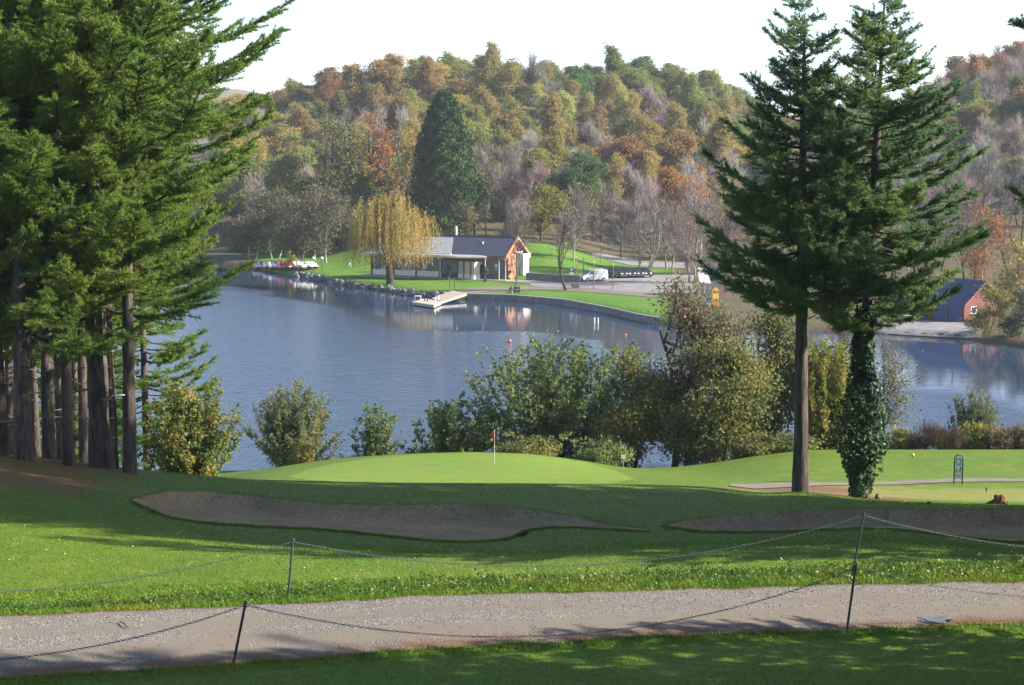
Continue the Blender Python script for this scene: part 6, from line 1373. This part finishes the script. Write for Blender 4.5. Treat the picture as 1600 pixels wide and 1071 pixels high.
def chain(a, b, sag, lab, m_):
    n0 = int(np.linalg.norm(b - a) / .046); tt = np.linspace(0, 1, n0 + 1); P_ = a + (b - a) * tt[:, None]; P_[:, 2] -= sag * 4 * tt * (1 - tt); P_[:, 2] -= .045
    mid = (P_[1:] + P_[:-1]) / 2; T = unit(P_[1:] - P_[:-1]); N = len(mid)
    S = unit(np.cross(T, [0, 0, 1.0])); Up = np.cross(S, T); flip = (np.arange(N) % 2)[:, None]; W_ = np.where(flip, S, Up); W2 = np.where(flip, Up, S)
    a8 = np.arange(8) * math.pi / 4; k = 4; a4 = np.arange(k) * math.pi / 2; mb = MB()
    c = T[:, None] * (np.cos(a8) * .028)[None, :, None] + W_[:, None] * (np.sin(a8) * .015)[None, :, None]; ov = unit(c)
    V = mid[:, None, None] + c[:, :, None] + .0048 * (ov[:, :, None] * np.cos(a4)[None, None, :, None] + W2[:, None, None] * np.sin(a4)[None, None, :, None])
    bq = (np.arange(N) * 32)[:, None, None]; i = np.arange(8)[None, :, None] * 4; i2 = (np.arange(8)[None, :, None] + 1) % 8 * 4; j = np.arange(4)[None, None]; j2 = (j + 1) % 4
    mb.add(V.reshape(-1, 3), np.stack([bq + i + j, bq + i2 + j, bq + i2 + j2, bq + i + j2], -1).reshape(-1, 4)); o = mb.obj('chain', M[m_]); return tag(o, lab, 'chain', 'chains along the gravel track')
G_ = lambda px, py, Y: np.array([float(ray(px, py)[0] * Y), Y, float(ray(px, py)[1] * Y)])
chain(P1[1], P2[1], .78, 'dark chain sagging across the near track between the two near posts', 'chain_dark'); chain(SL[1], P1[1], .62, 'dark chain running left from the near left post over the shaded track', 'chain_dark'); chain(P2[1], SR[1], .62, 'dark chain running right from the near right post', 'chain_dark')
chain(P3[1], P4[1], .66, 'pale chain sagging across the lawn between the two far posts', 'chain'); chain(SL2[1], P3[1], .62, 'pale chain running left from the green post over the lawn', 'chain'); chain(P4[1], SR2[1], .62, 'dark chain running right from the tall far post', 'chain_dark')

# ------------------------------------------------------------------ grass, weeds, gravel, haze
M['blade'] = foliage('grass blades', (.14, .235, .014), (.085, .165, .012), (.18, .235, .02), .3, .5, .25, patch=.6)
M['weed'] = foliage('verge weeds', (.085, .17, .025), (.05, .11, .02), (.13, .16, .03), .25, .45, .3, patch=1.2)
rng = np.random.default_rng(17)
def path_sides(x, y):
    """Y of the lower and upper path edge at this bearing"""
    s_ = x / np.maximum(y, 1); sl = LOW[:, 0] / LOW[:, 1]; su = UPP[:, 0] / UPP[:, 1]
    return np.interp(s_, sl, LOW[:, 1]), np.interp(s_, su, UPP[:, 1])
def in_bunker(x, y):
    r = np.zeros(len(x), bool); s_ = x / y
    for R, Fr in OUT:
        a = R[:, 0] / R[:, 1]; o = np.argsort(a); yr = np.interp(s_, a[o], R[o, 1]); b = Fr[:, 0] / Fr[:, 1]; o2 = np.argsort(b); yf = np.interp(s_, b[o2], Fr[o2, 1])
        r |= (s_ > a.min()) & (s_ < a.max()) & (y > yf - .01) & (y < yr + .01)
    return r
def blades(x, y, h, wd, lean, name, m, kind='stuff'):
    z = near_z(x, y); n = len(x); a = rng.uniform(0, 6.28, n); b = rng.uniform(0, 6.28, n)
    dx, dy = np.cos(a) * wd / 2, np.sin(a) * wd / 2
    C = np.stack([x, y, z - .005], 1); tip = C + np.stack([np.cos(b) * lean * h, np.sin(b) * lean * h, h], 1)
    V = np.stack([C + np.stack([dx, dy, 0 * dx], 1), C - np.stack([dx, dy, 0 * dx], 1), tip], 1).reshape(-1, 3)
    return tag(MB().add(V, np.arange(3 * n).reshape(n, 3), 0, rng.random(n)).obj(name, m), kind=kind)
n = 260000
Yb_ = 21.8 + (68 - 21.8) * rng.random(n) ** 1.45; sb = rng.uniform(-.31, .31, n); xb_ = sb * Yb_
lo_y, up_y = path_sides(xb_, Yb_)
pxb = 800 + F_PX * sb * .985; thin = np.maximum(np.clip((330 - pxb) / 180, 0, 1) * np.clip((Yb_ - 44) / 8, 0, 1), 0) * (.5 + .5 * np.sin(xb_ * 1.3 + np.sin(Yb_ * .9) * 2))
keep = (rng.random(n) > thin * 1.1) & ((Yb_ < lo_y - .02) | (Yb_ > up_y + .02)) & ~in_bunker(xb_, Yb_)
xb_, Yb_ = xb_[keep], Yb_[keep]; n = len(xb_)
tuft = .6 + .8 * rng.random(n) ** 2
blades(xb_, Yb_, .042 * tuft, rng.uniform(.010, .018, n) * np.clip(Yb_ / 34, .8, 1.9), 1.0, 'grass', M['blade'])
# longer fringe along the track and the bunker lips
ex, ey = [], []
for q, dlt in ((LOW, -1), (UPP, 1)):
    k = rng.random(16000) * (len(q) - 1); i = k.astype(int); f = (k - i)[:, None]; p = q[i] * (1 - f) + q[i + 1] * f
    ex.append(p[:, 0]); ey.append(p[:, 1] + dlt * (rng.random(len(p)) ** 2 * .5 - .06))
for R, Fr in OUT:
    for q, dlt in ((R, 1), (Fr, -1)):
        k = rng.random(9000) * (len(q) - 1); i = k.astype(int); f = (k - i)[:, None]; p = q[i] * (1 - f) + q[i + 1] * f
        ex.append(p[:, 0]); ey.append(p[:, 1] + dlt * (rng.random(len(p)) ** 2 * .35 - .03))
ex = np.concatenate(ex); ey = np.concatenate(ey); v_ = np.abs(ex / ey) < .32; ex, ey = ex[v_], ey[v_]
blades(ex, ey, rng.uniform(.04, .10, len(ex)), rng.uniform(.012, .02, len(ex)), .8, 'grass', M['blade'])
# leafy weeds on the far verge of the track
nc = 950; s0 = rng.uniform(-.31, .31, nc); k = np.interp(s0, UPP[:, 0] / UPP[:, 1], UPP[:, 1]); yc = k + .35 + rng.random(nc) * 1.3 * np.clip((s0 + .35) / .35, .35, 1.2)
size = rng.uniform(.05, .14, nc) * (.5 + rng.random(nc) ** 2) * np.clip(.75 + (s0 + .1) * 1.6, .45, 1.35); C = []; O = []; S_ = []
for a, b, r in zip(s0 * yc, yc, size):
    m_ = rng.integers(14, 36); g = rng.normal(size=(m_, 3)) * [r, r, r * .6]; g[:, 2] = np.abs(g[:, 2]); C.append(np.array([a, b, float(near_z(a, b))]) + g); O.append(g + [0, 0, .1]); S_.append(np.full(m_, .022 + r * .28))
C = np.concatenate(C); V, Fq = rhombs(C, np.concatenate(S_), rng, np.concatenate(O), .5, .55)
tag(MB().add(V, Fq, 0, rng.random(len(C))).obj('verge_weeds', M['weed']), kind='stuff')
nt_ = 26000; s1 = rng.uniform(-.31, .31, nt_); k = np.interp(s1, UPP[:, 0] / UPP[:, 1], UPP[:, 1]); yt = k + .05 + rng.random(nt_) ** 1.3 * 1.9; cl = .5 + .5 * np.sin(s1 * 140 + 2 * np.sin(yt * 5)) * np.sin(s1 * 53 + yt * 2)
blades(s1 * yt, yt, (.05 + .10 * rng.random(nt_) ** 2 * cl) * np.clip(1 + s1 * 1.5, .7, 1.4), rng.uniform(.012, .024, nt_), .7, 'grass', M['blade'])
# loose stones on the track
M['pebble'] = foliage('loose stones', (.30, .275, .25), (.16, .14, .12), None, 0.0, .9, .2)
n = 7000; k = rng.random(n) * (len(LOW) - 1); i = k.astype(int); f = (k - i)[:, None]; t_ = np.where(rng.random(n) < .5, rng.beta(2.5, 2.5, n), rng.beta(4.5, 1.2, n))[:, None]
p = (LOW[i] * (1 - f) + LOW[i + 1] * f) * (1 - t_) + (UPP[i] * (1 - f) + UPP[i + 1] * f) * t_; v_ = np.abs(p[:, 0] / p[:, 1]) < .31; p = p[v_]; n = len(p)
r = rng.uniform(.006, .019, n); c3 = np.stack([p[:, 0], p[:, 1], near_z(p[:, 0], p[:, 1]) + .022], 1); a = rng.uniform(0, 6.28, n)
dv = [np.stack([np.cos(a + q * 2.09) * r, np.sin(a + q * 2.09) * r, 0 * r], 1) for q in range(3)]
V = np.stack([c3 + dv[0], c3 + dv[1], c3 + dv[2], c3 + np.stack([0 * r, 0 * r, r * .9], 1)], 1).reshape(-1, 3); b4 = (np.arange(n) * 4)[:, None]
tag(MB().add(V, np.concatenate([b4 + [0, 1, 3], b4 + [1, 2, 3], b4 + [2, 0, 3]]), 0, np.tile(rng.random(n), 3)).obj('gravel', M['pebble']), kind='stuff')
# daisies and fallen leaves on the lawn
M['petal'] = mat('daisy white', (.8, .8, .76), None, 5, .6); M['dead_leaf'] = foliage('fallen leaves', (.28, .14, .05), (.16, .08, .035), None, .1, .8)
n = 420; yd = rng.uniform(31, 56, n); xd = rng.uniform(-.29, .29, n) * yd; lo_y, up_y = path_sides(xd, yd); v_ = (yd > up_y + .3) & ~in_bunker(xd, yd); xd, yd = xd[v_], yd[v_]; n = len(xd)
V, Fq = rhombs(np.stack([xd, yd, near_z(xd, yd) + .045], 1), .034, rng, np.tile([0, 0, 1.0], (n, 1)), .8, 1.0); tag(MB().add(V, Fq).obj('daisies', M['petal']), kind='stuff')
n = 900; yd = rng.uniform(24, 60, n); xd = rng.uniform(-.3, .3, n) * yd; V, Fq = rhombs(np.stack([xd, yd, near_z(xd, yd) + .035], 1), .06, rng, np.tile([0, 0, 1.0], (n, 1)), .7, .6); tag(MB().add(V, Fq, 0, rng.random(n)).obj('fallen_leaves', M['dead_leaf']), kind='stuff')
# puddle and a fallen stick on the track
m, nd, ln, p_ = nodes('puddle water'); p_.inputs['Base Color'].default_value = (.10, .10, .095, 1); p_.inputs['Roughness'].default_value = .08; M['puddle'] = m
x, y, z = near_at(1463, 970.5, 24, 40); a = np.linspace(0, 2 * math.pi, 25)[:-1]; rr = .22 * (1 + .25 * np.sin(3 * a) + .15 * np.cos(5 * a)); pts = [(math.cos(q) * r_ * 1.1, math.sin(q) * r_ * .95, 0) for q, r_ in zip(a, rr)]
pu = tag(MB().poly(pts).obj('puddle', M['puddle']), kind='structure'); pu.location = (x, y, z + .035)
x, y, z = near_at(195, 981, 24, 40); tag(MB().tube([(x - .12, y + .2, z + .05), (x, y, z + .06), (x + .1, y - .2, z + .045)], [.008, .01, .006], 6).obj('fallen_stick', M['bark_dark']), 'thin bent stick lying on the left part of the gravel track', 'stick')

# haze: one closed box of air round everything
m = bpy.data.materials.new('air'); m.use_nodes = True; nt = m.node_tree; nt.nodes.remove(nt.nodes['Principled BSDF'])
pv = nt.nodes.new('ShaderNodeVolumePrincipled'); pv.inputs['Color'].default_value = (.86, .92, 1.0, 1); pv.inputs['Density'].default_value = HAZE; pv.inputs['Anisotropy'].default_value = .2
nt.links.new(pv.outputs[0], nt.nodes['Material Output'].inputs['Volume'])
tag(MB().box(-2700, 2700, -60, 2500, -31, 75).obj('haze', m), kind='stuff')
